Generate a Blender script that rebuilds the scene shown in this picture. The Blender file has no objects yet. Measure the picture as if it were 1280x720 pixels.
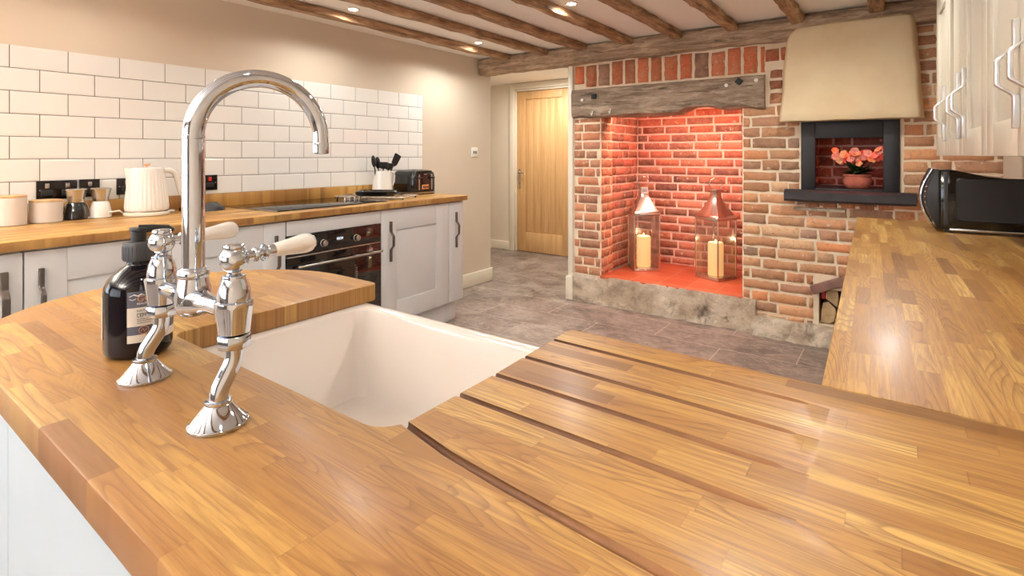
import bpy, math, random
from mathutils import Vector, Matrix, noise
random.seed(7)
PI = math.pi
R = math.radians
C = bpy.context.scene.collection
scene = bpy.context.scene

# ------------------------------------------------------------------ camera
cam_data = bpy.data.cameras.new('camera')
cam_data.sensor_width = 36
cam_data.lens = 36 * 662 / 1280
cam_data.shift_y = -(360 - 193.8) / 1280
cam_data.clip_start = 0.02
cam = bpy.data.objects.new('camera', cam_data)
C.objects.link(cam)
cam.location = (0, 0, 1.225)
cam.rotation_euler = (R(90), 0, math.atan2(485, 662))
scene.camera = cam

# ------------------------------------------------------------------ view + world
vs = scene.view_settings
vs.view_transform = 'Standard'
vs.look = 'None'
vs.gamma = 1
vs.use_curve_mapping = False
vs.exposure = 0.34
world = bpy.data.worlds.new('sky')
scene.world = world
world.use_nodes = True
bg = world.node_tree.nodes['Background']
bg.inputs[0].default_value = (0.75, 0.87, 1.0, 1)
bg.inputs[1].default_value = 1.6

def light(name, kind, loc, power, color, rot=(0, 0, 0), **kw):
    d = bpy.data.lights.new(name, kind)
    d.energy = power
    d.color = color
    for k, v in kw.items():
        setattr(d, k, v)
    o = bpy.data.objects.new(name, d)
    C.objects.link(o)
    o.location = loc
    o.rotation_euler = rot
    return o

# daylight entering through the windows behind and beside the camera
light('window_daylight', 'AREA', (-1.5, -2.50, 1.35), 24, (0.74, 0.87, 1.0), (R(118), 0, 0), shape='RECTANGLE', size=2.2, size_y=1.15)
light('window_daylight', 'AREA', (-3.17, -1.55, 1.40), 20, (0.70, 0.85, 1.0), (R(112), 0, R(-90)), shape='RECTANGLE', size=1.1, size_y=1.0)
WARM = (0.98, 1.0, 0.95)
CEIL = 2.14
UPL = 520
DOWN = [(-2.765, 2.09), (-2.765, 3.31), (-1.60, 2.79), (-2.765, 0.85), (-1.60, 1.45), (-0.32, 1.55), (-0.32, 2.85),
        (-0.32, 0.30), (-1.6, -1.4), (-0.32, -1.3)]
# red glow inside the fireplace and the bread oven (coloured lamps fixed behind the lintel / frame)
light('fireplace_light', 'AREA', (-1.45, 4.20, 1.70), 4.6, (1.0, 0.19, 0.12), (R(-22), 0, 0), shape='RECTANGLE', size=0.8, size_y=0.08)
light('fireplace_light', 'AREA', (-1.25, 4.22, 1.69), 11, (1.0, 0.60, 0.48), (R(-10), 0, 0), shape='RECTANGLE', size=0.9, size_y=0.08)  # pale fill added to brighten the lower recess, apart from the red lamp
light('oven_lamp', 'AREA', (-0.26, 4.04, 1.385), 0.65, (1.0, 0.10, 0.07), (R(-25), 0, 0), shape='RECTANGLE', size=0.3, size_y=0.05)
light('hall_fill_light', 'AREA', (-3.3, 4.9, 2.10), 16, (1.0, 0.96, 0.90), (0, 0, 0), shape='DISK', size=0.5)  # unseen source added to light the hall

# ------------------------------------------------------------------ materials
def lin(c):
    return tuple(((x / 255) / 12.92 if x / 255 <= 0.04045 else ((x / 255 + 0.055) / 1.055) ** 2.4) for x in c) + (1,)

class NT:
    def __init__(s, name):
        s.m = bpy.data.materials.new(name)
        s.m.use_nodes = True
        s.t = s.m.node_tree
        s.b = s.t.nodes['Principled BSDF']
        s._c = None
    def n(s, typ, **kw):
        x = s.t.nodes.new(typ)
        for k, v in kw.items():
            if k.startswith('i_'):
                x.inputs[k[2:].replace('_', ' ')].default_value = v
            else:
                setattr(x, k, v)
        return x
    def l(s, a, b):
        s.t.links.new(a, b)
    def coord(s):
        if s._c is None:
            s._c = s.n('ShaderNodeTexCoord').outputs['Object']
        return s._c
    def math(s, op, a, b=None):
        x = s.n('ShaderNodeMath', operation=op)
        for i, v in enumerate((a, b)):
            if v is None: continue
            if isinstance(v, (int, float)): x.inputs[i].default_value = v
            else: s.l(v, x.inputs[i])
        return x.outputs[0]
    def noise(s, scale, detail=4, rough=0.5, vec=None, stretch=None, dist=0):
        v = vec or s.coord()
        if stretch:
            mp = s.n('ShaderNodeMapping')
            mp.inputs['Scale'].default_value = stretch
            s.l(v, mp.inputs[0]); v = mp.outputs[0]
        x = s.n('ShaderNodeTexNoise')
        x.inputs['Scale'].default_value = scale
        x.inputs['Detail'].default_value = detail
        x.inputs['Roughness'].default_value = rough
        x.inputs['Distortion'].default_value = dist
        s.l(v, x.inputs['Vector'])
        return x.outputs[0]
    def ramp(s, fac, stops, interp='LINEAR'):
        x = s.n('ShaderNodeValToRGB')
        x.color_ramp.interpolation = interp
        e = x.color_ramp.elements
        while len(e) < len(stops): e.new(0.5)
        for i, (p, c) in enumerate(stops):
            e[i].position = p
            e[i].color = c if len(c) == 4 else lin(c)
        s.l(fac, x.inputs[0])
        return x.outputs[0]
    def mix(s, fac, a, b, blend='MIX'):
        x = s.n('ShaderNodeMix', data_type='RGBA', blend_type=blend)
        for i, v in ((0, fac), (6, a), (7, b)):
            if isinstance(v, (int, float, tuple)): x.inputs[i].default_value = v
            else: s.l(v, x.inputs[i])
        return x.outputs[2]
    def bump(s, h, strength=0.3, dist=0.002, nrm=None):
        x = s.n('ShaderNodeBump')
        x.inputs['Strength'].default_value = strength
        x.inputs['Distance'].default_value = dist
        s.l(h, x.inputs['Height'])
        if nrm: s.l(nrm, x.inputs['Normal'])
        s.l(x.outputs[0], s.b.inputs['Normal'])
        return x.outputs[0]
    def color(s, c):
        if isinstance(c, tuple): s.b.inputs['Base Color'].default_value = c
        else: s.l(c, s.b.inputs['Base Color'])
    def rough(s, r):
        if isinstance(r, (int, float)): s.b.inputs['Roughness'].default_value = r
        else: s.l(r, s.b.inputs['Roughness'])

def plain(name, rgb, rough=0.5, metal=0, var=0.06, scale=8, bump=0, spec=None, coat=0, **kw):
    """painted / moulded surface with a slight procedural unevenness"""
    t = NT(name)
    c = lin(rgb)
    nz = t.noise(scale, 3)
    lo = tuple(x * (1 - var) for x in c[:3]) + (1,)
    hi = tuple(min(1, x * (1 + var)) for x in c[:3]) + (1,)
    t.color(t.ramp(nz, [(0.3, lo), (0.7, hi)]))
    t.rough(rough)
    t.b.inputs['Metallic'].default_value = metal
    if spec is not None: t.b.inputs['Specular IOR Level'].default_value = spec
    if coat: t.b.inputs['Coat Weight'].default_value = coat
    if bump:
        t.bump(t.noise(scale * 12, 3), bump, 0.001)
    for k, v in kw.items():
        t.b.inputs[k.replace('_', ' ')].default_value = v
    return t.m

def emit(name, rgb, strength):
    t = NT(name)
    t.color((0, 0, 0, 1))
    t.b.inputs['Emission Color'].default_value = lin(rgb)
    t.b.inputs['Emission Strength'].default_value = strength
    return t.m

def oak_staves(name, along='X', width=0.0275, tint=1.0, gloss=0.40, stain_shade=None):
    """finger-jointed oak worktop: narrow staves of random length, tone and figure"""
    t = NT(name)
    sp = t.n('ShaderNodeSeparateXYZ')
    t.l(t.coord(), sp.inputs[0])
    l, w = (sp.outputs[0], sp.outputs[1]) if along == 'X' else (sp.outputs[1], sp.outputs[0])
    row = t.math('FLOOR', t.math('DIVIDE', w, width))
    wn = t.n('ShaderNodeTexWhiteNoise', noise_dimensions='1D')
    t.l(row, wn.inputs['W'])
    off = t.math('MULTIPLY', wn.outputs[0], 9.0)
    length = t.math('ADD', t.math('MULTIPLY', wn.outputs[0], 0.20), 0.14)
    colf = t.math('DIVIDE', t.math('ADD', l, off), length)
    col = t.math('FLOOR', colf)
    cv = t.n('ShaderNodeCombineXYZ')
    t.l(row, cv.inputs[0]); t.l(col, cv.inputs[1])
    w2 = t.n('ShaderNodeTexWhiteNoise', noise_dimensions='3D')
    t.l(cv.outputs[0], w2.inputs['Vector'])
    seed = w2.outputs[0]
    base = t.ramp(seed, [(0.0, tuple(tint * x for x in (132, 92, 44))), (0.08, tuple(tint * x for x in (174, 126, 64))),
                         (0.5, tuple(tint * x for x in (194, 146, 76))), (0.8, tuple(tint * x for x in (208, 163, 88))),
                         (1.0, tuple(tint * x for x in (224, 184, 108)))])
    # grain runs along the stave, shifted per stave
    gv = t.n('ShaderNodeCombineXYZ')
    s100 = t.math('MULTIPLY', seed, 57.0)
    t.l(t.math('ADD', t.math('MULTIPLY', l, 5.0), s100), gv.inputs[0])
    t.l(t.math('ADD', t.math('MULTIPLY', w, 95.0), s100), gv.inputs[1])
    t.l(s100, gv.inputs[2])
    g1 = t.noise(1.6, 5, 0.6, vec=gv.outputs[0], dist=0.4)
    # cathedral figure: contour lines of a slow noise, on some staves only
    rv = t.n('ShaderNodeCombineXYZ')
    t.l(t.math('ADD', t.math('MULTIPLY', l, 2.4), s100), rv.inputs[0])
    t.l(t.math('ADD', t.math('MULTIPLY', w, 20.0), s100), rv.inputs[1])
    slow = t.noise(1.0, 1.5, 0.35, vec=rv.outputs[0], dist=0.5)
    rings = t.math('FRACT', t.math('MULTIPLY', slow, 17.0))
    ringd = t.ramp(rings, [(0.0, (1, 1, 1, 1)), (0.22, (.35, .35, .35, 1)), (0.5, (0, 0, 0, 1)), (0.93, (.1, .1, .1, 1)), (1.0, (1, 1, 1, 1))])
    pv = t.n('ShaderNodeCombineXYZ')
    t.l(t.math('MULTIPLY', l, 14.0), pv.inputs[0]); t.l(t.math('MULTIPLY', w, 420.0), pv.inputs[1]); t.l(s100, pv.inputs[2])
    pores = t.noise(1.0, 3, 0.6, vec=pv.outputs[0])
    c1 = t.mix(t.ramp(g1, [(0.36, (1, 1, 1, 1)), (0.58, (0, 0, 0, 1))]), base, lin((138, 88, 44)), 'MIX')
    c1 = t.mix(0.62, base, c1)
    c1 = t.mix(t.math('MULTIPLY', t.ramp(pores, [(0.30, (1, 1, 1, 1)), (0.44, (0, 0, 0, 1))]), 0.38), c1, lin((116, 70, 34)))
    wmask = t.math('MULTIPLY', ringd, t.ramp(w2.outputs[1], [(0.45, (.10, .10, .10, 1)), (0.60, (.62, .62, .62, 1))]))
    c2 = t.mix(wmask, c1, lin((120, 74, 36)))
    # broad patches where the oil has darkened
    blot = t.noise(2.3, 3, 0.5)
    c2 = t.mix(t.math('MULTIPLY', t.ramp(blot, [(0.45, (0, 0, 0, 1)), (0.75, (1, 1, 1, 1))]), 0.28), c2, lin((150, 100, 55)))
    if stain_shade:  # water stain round the tap, spread wider to paint in dimmer left-hand light
        sv = t.n('ShaderNodeVectorMath', operation='DISTANCE'); t.l(t.coord(), sv.inputs[0]); sv.inputs[1].default_value = stain_shade
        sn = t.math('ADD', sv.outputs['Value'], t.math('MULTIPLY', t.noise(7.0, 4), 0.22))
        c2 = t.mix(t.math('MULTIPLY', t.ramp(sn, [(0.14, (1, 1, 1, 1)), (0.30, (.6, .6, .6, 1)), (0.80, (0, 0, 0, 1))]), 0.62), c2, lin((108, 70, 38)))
    # joints
    fw = t.math('FRACT', t.math('DIVIDE', w, width))
    fl = t.math('FRACT', colf)
    seam = t.math('MAXIMUM', t.math('LESS_THAN', fw, 0.020), t.math('LESS_THAN', fl, 0.004))
    c3 = t.mix(t.math('MULTIPLY', seam, 0.30), c2, lin((110, 68, 32)))
    t.color(c3)
    t.rough(t.ramp(g1, [(0.3, (gloss - .05,) * 3 + (1,)), (0.7, (gloss + .12,) * 3 + (1,))]))
    t.b.inputs['Coat Weight'].default_value = 0.12
    t.b.inputs['Coat Roughness'].default_value = 0.22
    t.bump(t.math('SUBTRACT', g1, t.math('MULTIPLY', seam, 0.5)), 0.12, 0.0008)
    return t.m

def old_timber(name, along, a, b, c, dark=0.6):
    t = NT(name)
    st = {'X': (1.6, 9, 9), 'Y': (9, 1.6, 9), 'Z': (9, 9, 1.6)}[along]
    g = t.noise(3.0, 7, 0.65, stretch=st, dist=0.6)
    big = t.noise(4.0, 4, 0.6)
    col = t.ramp(g, [(0.30, a), (0.5, b), (0.68, c)])
    col = t.mix(t.math('MULTIPLY', t.ramp(big, [(0.4, (0, 0, 0, 1)), (0.7, (1, 1, 1, 1))]), dark), col, lin(a))
    crk = t.noise(2.2, 5, 0.6, stretch=tuple(x * 2.6 if x > 2 else x * .7 for x in st), dist=0.8)
    col = t.mix(t.math('MULTIPLY', t.ramp(crk, [(0.34, (1, 1, 1, 1)), (0.42, (0, 0, 0, 1))]), 0.7), col, lin(tuple(x * .5 for x in a)))
    t.color(col)
    t.rough(0.75)
    t.bump(t.math('ADD', g, t.math('MULTIPLY', crk, 0.8)), 0.9, 0.008)
    return t.m

def brick_mat(name, sat_mix=0.0):
    t = NT(name)
    at = t.n('ShaderNodeAttribute', attribute_name='tone')
    n1 = t.noise(22, 6, 0.65)
    n2 = t.noise(70, 4, 0.6)
    c = t.mix(t.math('MULTIPLY', t.ramp(n1, [(0.35, (0, 0, 0, 1)), (0.7, (1, 1, 1, 1))]), 0.5), at.outputs['Color'], lin((205, 165, 125)))
    c = t.mix(t.math('MULTIPLY', t.ramp(n2, [(0.56, (0, 0, 0, 1)), (0.72, (1, 1, 1, 1))]), 0.5), c, lin((90, 60, 50)))
    # lime bloom spots
    n3 = t.noise(34, 3, 0.5)
    c = t.mix(t.ramp(n3, [(0.66, (0, 0, 0, 1)), (0.72, (.8, .8, .8, 1))]), c, lin((230, 215, 195)))
    t.color(c)
    t.rough(0.85)
    t.bump(t.math('ADD', n1, t.math('MULTIPLY', n2, 0.5)), 0.8, 0.005)
    return t.m

def mortar_mat(name, rgb1, rgb2):
    t = NT(name)
    n1 = t.noise(9, 6, 0.6)
    n2 = t.noise(90, 4, 0.6)
    t.color(t.ramp(n1, [(0.3, rgb1), (0.7, rgb2)]))
    t.rough(0.9)
    t.bump(t.math('ADD', n1, n2), 0.6, 0.004)
    return t.m

M = {}
M['wall'] = plain('cream_wall_paint', (220, 204, 184), 0.75, var=0.03, scale=2, bump=0.05)
M['backwall'] = plain('dark_reflection_wall', (112, 100, 92), 0.8, var=0.03, scale=2)  # unseen wall, coloured dark to give the chrome dark reflections
M['hallwall'] = plain('pale_hall_paint', (236, 224, 205), 0.75, var=0.02, scale=2, bump=0.05)
M['ceiling'] = plain('ceiling_plaster', (253, 247, 240), 0.85, var=0.025, scale=3, bump=0.15)
M['whitetrim'] = plain('white_gloss_trim', (240, 230, 212), 0.35, var=0.02)
M['cab'] = plain('grey_white_cabinet_paint', (214, 213, 213), 0.42, var=0.02, scale=5)
M['cabwarm'] = plain('cream_cabinet_paint', (214, 205, 188), 0.32, var=0.02, scale=5)
M['panelwhite'] = plain('white_grained_panel', (176, 188, 198), 0.45, var=0.03, scale=5)
M['tile'] = plain('cream_white_ceramic_glaze', (242, 239, 234), 0.10, var=0.012, scale=3, coat=0.4)
M['grout'] = plain('dark_brown_grout', (92, 78, 68), 0.85, var=0.1)
M['oakX'] = oak_staves('oiled_oak_staves_across', 'X', stain_shade=(-.38, -.20, .041))
M['oakY'] = oak_staves('oiled_oak_staves_along', 'Y', tint=0.97)
def groove_mat():
    t = NT('water_stained_oak_groove')
    sp = t.n('ShaderNodeSeparateXYZ'); t.l(t.coord(), sp.inputs[0])
    f = t.math('ADD', t.math('MULTIPLY', t.math('ADD', sp.outputs[0], 0.07), 2.6), t.math('MULTIPLY', t.noise(30, 4), 0.35))
    t.color(t.ramp(f, [(0.1, (80, 48, 28)), (0.7, (112, 72, 40)), (1.0, (146, 100, 58))]))
    t.rough(0.6)
    return t.m
M['oakD'] = groove_mat()
M['oakL'] = oak_staves('oiled_oak_staves_cooking_side', 'Y', width=0.043, tint=1.0)
M['joist'] = old_timber('aged_brown_joist', 'Y', (112, 80, 56), (176, 136, 100), (214, 178, 140), 0.35)
M['beam'] = old_timber('aged_grey_brown_beam', 'X', (118, 94, 74), (184, 154, 126), (222, 196, 168), 0.30)
M['lintel'] = old_timber('weathered_grey_lintel', 'X', (104, 84, 68), (172, 148, 126), (214, 192, 170), 0.5)
M['brick'] = brick_mat('old_handmade_brick')
M['mortar'] = mortar_mat('sandy_lime_mortar', (232, 208, 178), (250, 234, 208))
M['nmortar'] = mortar_mat('pale_fireplace_mortar', (224, 196, 180), (244, 222, 208))
M['chrome'] = plain('polished_chrome', (206, 214, 226), 0.045, metal=1, var=0.01)
M['steel'] = plain('brushed_steel', (190, 186, 180), 0.25, metal=1, var=0.05, scale=30)
M['nickel'] = plain('polished_nickel', (214, 206, 196), 0.22, metal=1, var=0.05, scale=20)
M['pewter'] = plain('dark_pewter', (112, 104, 98), 0.35, metal=0.9, var=0.06, scale=30)
M['satin'] = plain('satin_chrome_handle', (232, 232, 234), 0.30, metal=0.85, var=0.03)
M['porcelain'] = plain('white_porcelain', (240, 236, 230), 0.10, var=0.015, coat=0.5)
M['fireclay'] = plain('white_fireclay', (240, 232, 226), 0.12, var=0.012, coat=0.4)
M['blackgloss'] = plain('black_gloss', (14, 13, 14), 0.08, var=0.1, coat=0.5)
M['blackmatt'] = plain('black_matt_plastic', (26, 26, 28), 0.45, var=0.1)
M['darkgrey'] = plain('dark_grey_plastic', (58, 58, 62), 0.5, var=0.08)
M['bottle'] = plain('dark_bottle', (12, 8, 14), 0.07, var=0.15, spec=.35)
M['hobglass'] = plain('ceramic_hob_glass', (16, 12, 10), 0.08, var=0.1, spec=.22)
M['labelnavy'] = plain('navy_grey_label', (82, 84, 98), 0.5, var=0.05)
M['labelcream'] = plain('cream_label', (222, 214, 202), 0.55, var=0.03)
M['ink'] = plain('black_ink', (40, 38, 42), 0.6)
M['inkwhite'] = plain('white_ink', (230, 228, 226), 0.6)
M['inkgold'] = plain('copper_ink', (206, 140, 92), 0.45)
M['cream'] = plain('cream_enamel', (236, 224, 208), 0.3, var=0.02)
M['stone'] = plain('pale_grey_canister', (216, 206, 198), 0.42, var=0.03)
M['lidwood'] = plain('pale_wood_lid', (206, 168, 120), 0.45, var=0.12, scale=20)
M['socket'] = plain('black_nickel_plate', (52, 46, 44), 0.16, metal=0.75, var=0.08)
M['red'] = plain('red_neon_switch', (190, 40, 35), 0.3, var=0.05)
M['switchwhite'] = plain('white_switch_plastic', (244, 240, 232), 0.3, var=0.01)
M['slate'] = plain('dark_slate', (54, 50, 52), 0.65, var=0.25, scale=14, bump=0.5)
M['ironframe'] = plain('blue_black_frame_paint', (27, 25, 29), 0.5, var=0.12, scale=6)
M['candle'] = plain('ivory_wax_lit_from_inside', (250, 226, 172), 0.5, var=0.03, Emission_Color=lin((255, 212, 134)), Emission_Strength=0.5)
M['flame'] = emit('candle_glow', (255, 214, 130), 9)
M['clock'] = emit('oven_clock_digits', (235, 245, 255), 1.3)
M['bulb'] = emit('downlight_glow', (255, 232, 200), 26)
M['leaf'] = plain('dark_green_leaf', (46, 66, 34), 0.4, var=0.3, scale=30)
M['petal'] = plain('pink_petal', (240, 158, 140), 0.6, var=0.12, scale=30)
M['peach'] = plain('peach_orange_petal', (240, 176, 120), 0.6, var=0.12, scale=30)
M['terracotta'] = plain('rough_terracotta_pot', (196, 108, 88), 0.75, var=0.25, scale=18, bump=0.4)
M['cutwood'] = plain('split_log_wood', (196, 168, 128), 0.8, var=0.2, scale=25, bump=0.4)
M['bark'] = plain('log_bark', (92, 76, 62), 0.9, var=0.3, scale=30, bump=0.7)
M['cablewhite'] = plain('white_cable', (232, 226, 216), 0.4)
M['soot'] = plain('sooty_plaster', (60, 42, 38), 0.9, var=0.3, bump=0.3)
M['grass'] = plain('outside_lawn', (110, 130, 80), 0.9, var=0.2)

def door_oak():
    t = NT('golden_oak_door')
    g = t.noise(2.0, 6, 0.6, stretch=(26, 26, 1.0), dist=0.5)
    t.color(t.ramp(g, [(0.3, (206, 158, 104)), (0.6, (224, 180, 126)), (0.8, (234, 196, 146))]))
    t.rough(0.42)
    t.bump(g, 0.15, 0.001)
    return t.m
M['dooroak'] = door_oak()

def floor_mat():
    t = NT('slate_effect_floor')
    br = t.n('ShaderNodeTexBrick', offset=0.5)
    mp = t.n('ShaderNodeMapping')
    mp.inputs['Location'].default_value = (0.49, -0.075, 0)
    t.l(t.coord(), mp.inputs[0])
    t.l(mp.outputs[0], br.inputs['Vector'])
    br.inputs['Color1'].default_value = (0.3, 0.3, 0.3, 1)
    br.inputs['Color2'].default_value = (0.7, 0.7, 0.7, 1)
    br.inputs['Mortar'].default_value = (0, 0, 0, 1)
    br.inputs['Scale'].default_value = 1.0
    br.inputs['Brick Width'].default_value = 0.86
    br.inputs['Row Height'].default_value = 0.31
    br.inputs['Mortar Size'].default_value = 0.003
    n1 = t.noise(2.2, 8, 0.64, dist=1.8)
    n2 = t.noise(9.0, 8, 0.72, dist=2.2, stretch=(1, 1.6, 1))
    col = t.ramp(n1, [(0.30, (96, 86, 82)), (0.48, (136, 122, 114)), (0.62, (160, 146, 136)), (0.80, (192, 178, 166))])
    col = t.mix(t.math('MULTIPLY', t.ramp(n2, [(0.50, (0, 0, 0, 1)), (0.62, (1, 1, 1, 1)), (0.7, (0, 0, 0, 1))]), 0.45), col, lin((190, 174, 160)))
    col = t.mix(t.math('MULTIPLY', t.ramp(n2, [(0.36, (1, 1, 1, 1)), (0.44, (0, 0, 0, 1))]), 0.45), col, lin((74, 64, 60)))
    col = t.mix(0.16, col, br.outputs['Color'], 'OVERLAY')
    col = t.mix(t.math('MULTIPLY', br.outputs['Fac'], 0.8), col, lin((200, 186, 172)))
    t.color(col)
    t.rough(t.ramp(n1, [(0.3, (.28,) * 3 + (1,)), (0.7, (.5,) * 3 + (1,))]))
    t.bump(t.math('ADD', n1, t.math('MULTIPLY', n2, 0.4)), 0.25, 0.003)
    return t.m
M['floor'] = floor_mat()

def hearth_tile_mat():
    t = NT('terracotta_hearth_tile')
    br = t.n('ShaderNodeTexBrick', offset=0.0)
    mp = t.n('ShaderNodeMapping')
    mp.inputs['Location'].default_value = (0.0, 0.10, 0)
    t.l(t.coord(), mp.inputs[0]); t.l(mp.outputs[0], br.inputs['Vector'])
    br.inputs['Color1'].default_value = lin((198, 92, 58))
    br.inputs['Color2'].default_value = lin((214, 112, 72))
    br.inputs['Mortar'].default_value = lin((205, 140, 110))
    br.inputs['Scale'].default_value = 1.0
    br.inputs['Brick Width'].default_value = 0.215
    br.inputs['Row Height'].default_value = 0.215
    br.inputs['Mortar Size'].default_value = 0.004
    n = t.noise(14, 5)
    t.color(t.mix(t.math('MULTIPLY', n, 0.35), br.outputs['Color'], lin((170, 80, 55))))
    t.rough(0.45)
    t.bump(t.math('SUBTRACT', n, br.outputs['Fac']), 0.3, 0.003)
    return t.m
M['hearth'] = hearth_tile_mat()

def plaster_hood():
    t = NT('ochre_lime_plaster')
    n1 = t.noise(3.0, 6, 0.6)
    n2 = t.noise(40, 5, 0.6)
    t.color(t.ramp(n1, [(0.3, (228, 202, 162)), (0.55, (236, 214, 176)), (0.8, (242, 224, 192))]))
    t.rough(0.85)
    t.bump(t.math('ADD', n1, t.math('MULTIPLY', n2, 0.25)), 0.35, 0.008)
    return t.m
M['hood'] = plaster_hood()

def plinth_mat():
    t = NT('stained_rendered_stone')
    n1 = t.noise(5.0, 7, 0.65)
    n2 = t.noise(4.0, 6, 0.7, dist=1.0)
    n3 = t.noise(60, 4)
    c = t.ramp(n1, [(0.28, (150, 128, 112)), (0.45, (190, 170, 148)), (0.62, (216, 200, 180))])
    c = t.mix(t.ramp(n2, [(0.55, (0, 0, 0, 1)), (0.70, (.75, .75, .75, 1))]), c, lin((72, 58, 52)))
    t.color(c)
    t.rough(0.9)
    t.bump(t.math('ADD', n1, t.math('MULTIPLY', n3, 0.4)), 1.0, 0.014)
    return t.m
M['plinth'] = plinth_mat()

def glass_mat(name, rgb=(250, 250, 250)):
    t = NT(name)
    t.color(lin(rgb))
    t.rough(0.02)
    t.b.inputs['Transmission Weight'].default_value = 0.0
    # thin clear pane: mostly transparent with a mirror-like sheen
    tr = t.n('ShaderNodeBsdfTransparent')
    gl = t.n('ShaderNodeBsdfGlossy')
    gl.inputs['Roughness'].default_value = 0.28
    mx = t.n('ShaderNodeMixShader')
    lw_ = t.n('ShaderNodeLayerWeight')
    lw_.inputs[0].default_value = 0.25
    mul = t.math('ADD', t.math('MULTIPLY', lw_.outputs[1], 0.35), 0.14)
    t.l(mul, mx.inputs[0]); t.l(tr.outputs[0], mx.inputs[1]); t.l(gl.outputs[0], mx.inputs[2])
    tr.inputs[0].default_value = lin(rgb)
    out = t.t.nodes['Material Output']
    t.l(mx.outputs[0], out.inputs[0])
    return t.m
M['glass'] = glass_mat('clear_pane', (244, 240, 236))

# ------------------------------------------------------------------ mesh helpers
class MB:
    def __init__(s, xf=None):
        s.v = []; s.f = []; s.x = xf or Matrix.Identity(4); s.sm = []
    def add(s, vs, fs, smooth=False):
        b = len(s.v)
        s.v += [tuple(s.x @ Vector(p)) for p in vs]
        s.f += [tuple(b + i for i in f) for f in fs]
        s.sm += [smooth] * len(fs)
        return s
    def box(s, x0, x1, y0, y1, z0, z1):
        vs = [(x, y, z) for z in (z0, z1) for y in (y0, y1) for x in (x0, x1)]
        return s.add(vs, [(0, 2, 3, 1), (4, 5, 7, 6), (0, 1, 5, 4), (2, 6, 7, 3), (0, 4, 6, 2), (1, 3, 7, 5)])
    def prism(s, poly, z0, z1):
        n = len(poly)
        vs = [(x, y, z0) for x, y in poly] + [(x, y, z1) for x, y in poly]
        fs = [tuple(reversed(range(n))), tuple(range(n, 2 * n))]
        fs += [(i, (i + 1) % n, n + (i + 1) % n, n + i) for i in range(n)]
        return s.add(vs, fs)
    def sweep_poly(s, poly, axis, a, b):
        """poly in the plane normal to axis; extruded a..b"""
        n = len(poly)
        def P(p, t):
            return {'X': (t, p[0], p[1]), 'Y': (p[0], t, p[1]), 'Z': (p[0], p[1], t)}[axis]
        vs = [P(p, a) for p in poly] + [P(p, b) for p in poly]
        fs = [tuple(reversed(range(n))), tuple(range(n, 2 * n))]
        fs += [(i, (i + 1) % n, n + (i + 1) % n, n + i) for i in range(n)]
        return s.add(vs, fs)
    def lathe(s, prof, c=(0, 0, 0), d=(0, 0, 1), seg=32, smooth=True, flute=0, scale=(1, 1)):
        d = Vector(d).normalized()
        q = d.to_track_quat('Z', 'Y').to_matrix()
        vs = []; fs = []
        for r, h in prof:
            for i in range(seg):
                a = 2 * PI * i / seg
                rr = r * (1 + flute * (1 if i % 2 else 0))
                vs.append(tuple(Vector(c) + q @ Vector((rr * math.cos(a) * scale[0], rr * math.sin(a) * scale[1], h))))
        for j in range(len(prof) - 1):
            for i in range(seg):
                k = (i + 1) % seg
                fs.append((j * seg + i, j * seg + k, (j + 1) * seg + k, (j + 1) * seg + i))
        fs.append(tuple(reversed(range(seg))))
        n = (len(prof) - 1) * seg
        fs.append(tuple(range(n, n + seg)))
        return s.add(vs, fs, smooth)
    def tube(s, pts, r, seg=16, smooth=True, flat=1.0):
        pts = [Vector(p) for p in pts]
        n = len(pts)
        rs = r if isinstance(r, (list, tuple)) else [r] * n
        vs = []; fs = []
        t0 = (pts[1] - pts[0]).normalized()
        up = Vector((0, 0, 1)) if abs(t0.z) < 0.9 else Vector((1, 0, 0))
        nrm = (up - t0 * up.dot(t0)).normalized()
        for i, p in enumerate(pts):
            t = (pts[min(i + 1, n - 1)] - pts[max(i - 1, 0)]).normalized()
            nrm = (nrm - t * nrm.dot(t)).normalized()
            bn = t.cross(nrm)
            for k in range(seg):
                a = 2 * PI * k / seg
                vs.append(tuple(p + rs[i] * (math.cos(a) * nrm + math.sin(a) * flat * bn)))
        for j in range(n - 1):
            for i in range(seg):
                k = (i + 1) % seg
                fs.append((j * seg + i, j * seg + k, (j + 1) * seg + k, (j + 1) * seg + i))
        fs.append(tuple(reversed(range(seg))))
        fs.append(tuple(range((n - 1) * seg, n * seg)))
        return s.add(vs, fs, smooth)
    def sphere(s, c, r, seg=24, rings=14, sc=(1, 1, 1)):
        prof = []
        for j in range(rings + 1):
            a = -PI / 2 + PI * j / rings
            prof.append((max(1e-5, r * math.cos(a)), r * math.sin(a)))
        x0 = s.x
        s.x = s.x @ Matrix.Translation(c) @ Matrix.Diagonal((*sc, 1))
        s.lathe(prof, (0, 0, 0), (0, 0, 1), seg)
        s.x = x0
        return s
    def mesh(s, name):
        me = bpy.data.meshes.new(name)
        me.from_pydata(s.v, [], s.f)
        me.polygons.foreach_set('use_smooth', s.sm)
        me.update()
        return me
    def build(s, name, mat, parent=None, bevel=0, seg=2, sub=0, auto=True):
        me = s.mesh(name)
        me.materials.append(mat)
        o = bpy.data.objects.new(name, me)
        C.objects.link(o)
        if parent: o.parent = parent
        if bevel:
            b = o.modifiers.new('bevel', 'BEVEL')
            b.width = bevel; b.segments = seg; b.limit_method = 'ANGLE'; b.angle_limit = R(35)
            for p in me.polygons: p.use_smooth = True
        if bevel or (auto and any(s.sm)):
            if hasattr(me, 'set_sharp_from_angle') and any(s.sm): me.set_sharp_from_angle(angle=R(38))
        if sub:
            u = o.modifiers.new('sub', 'SUBSURF'); u.levels = sub; u.render_levels = sub
        return o

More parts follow.
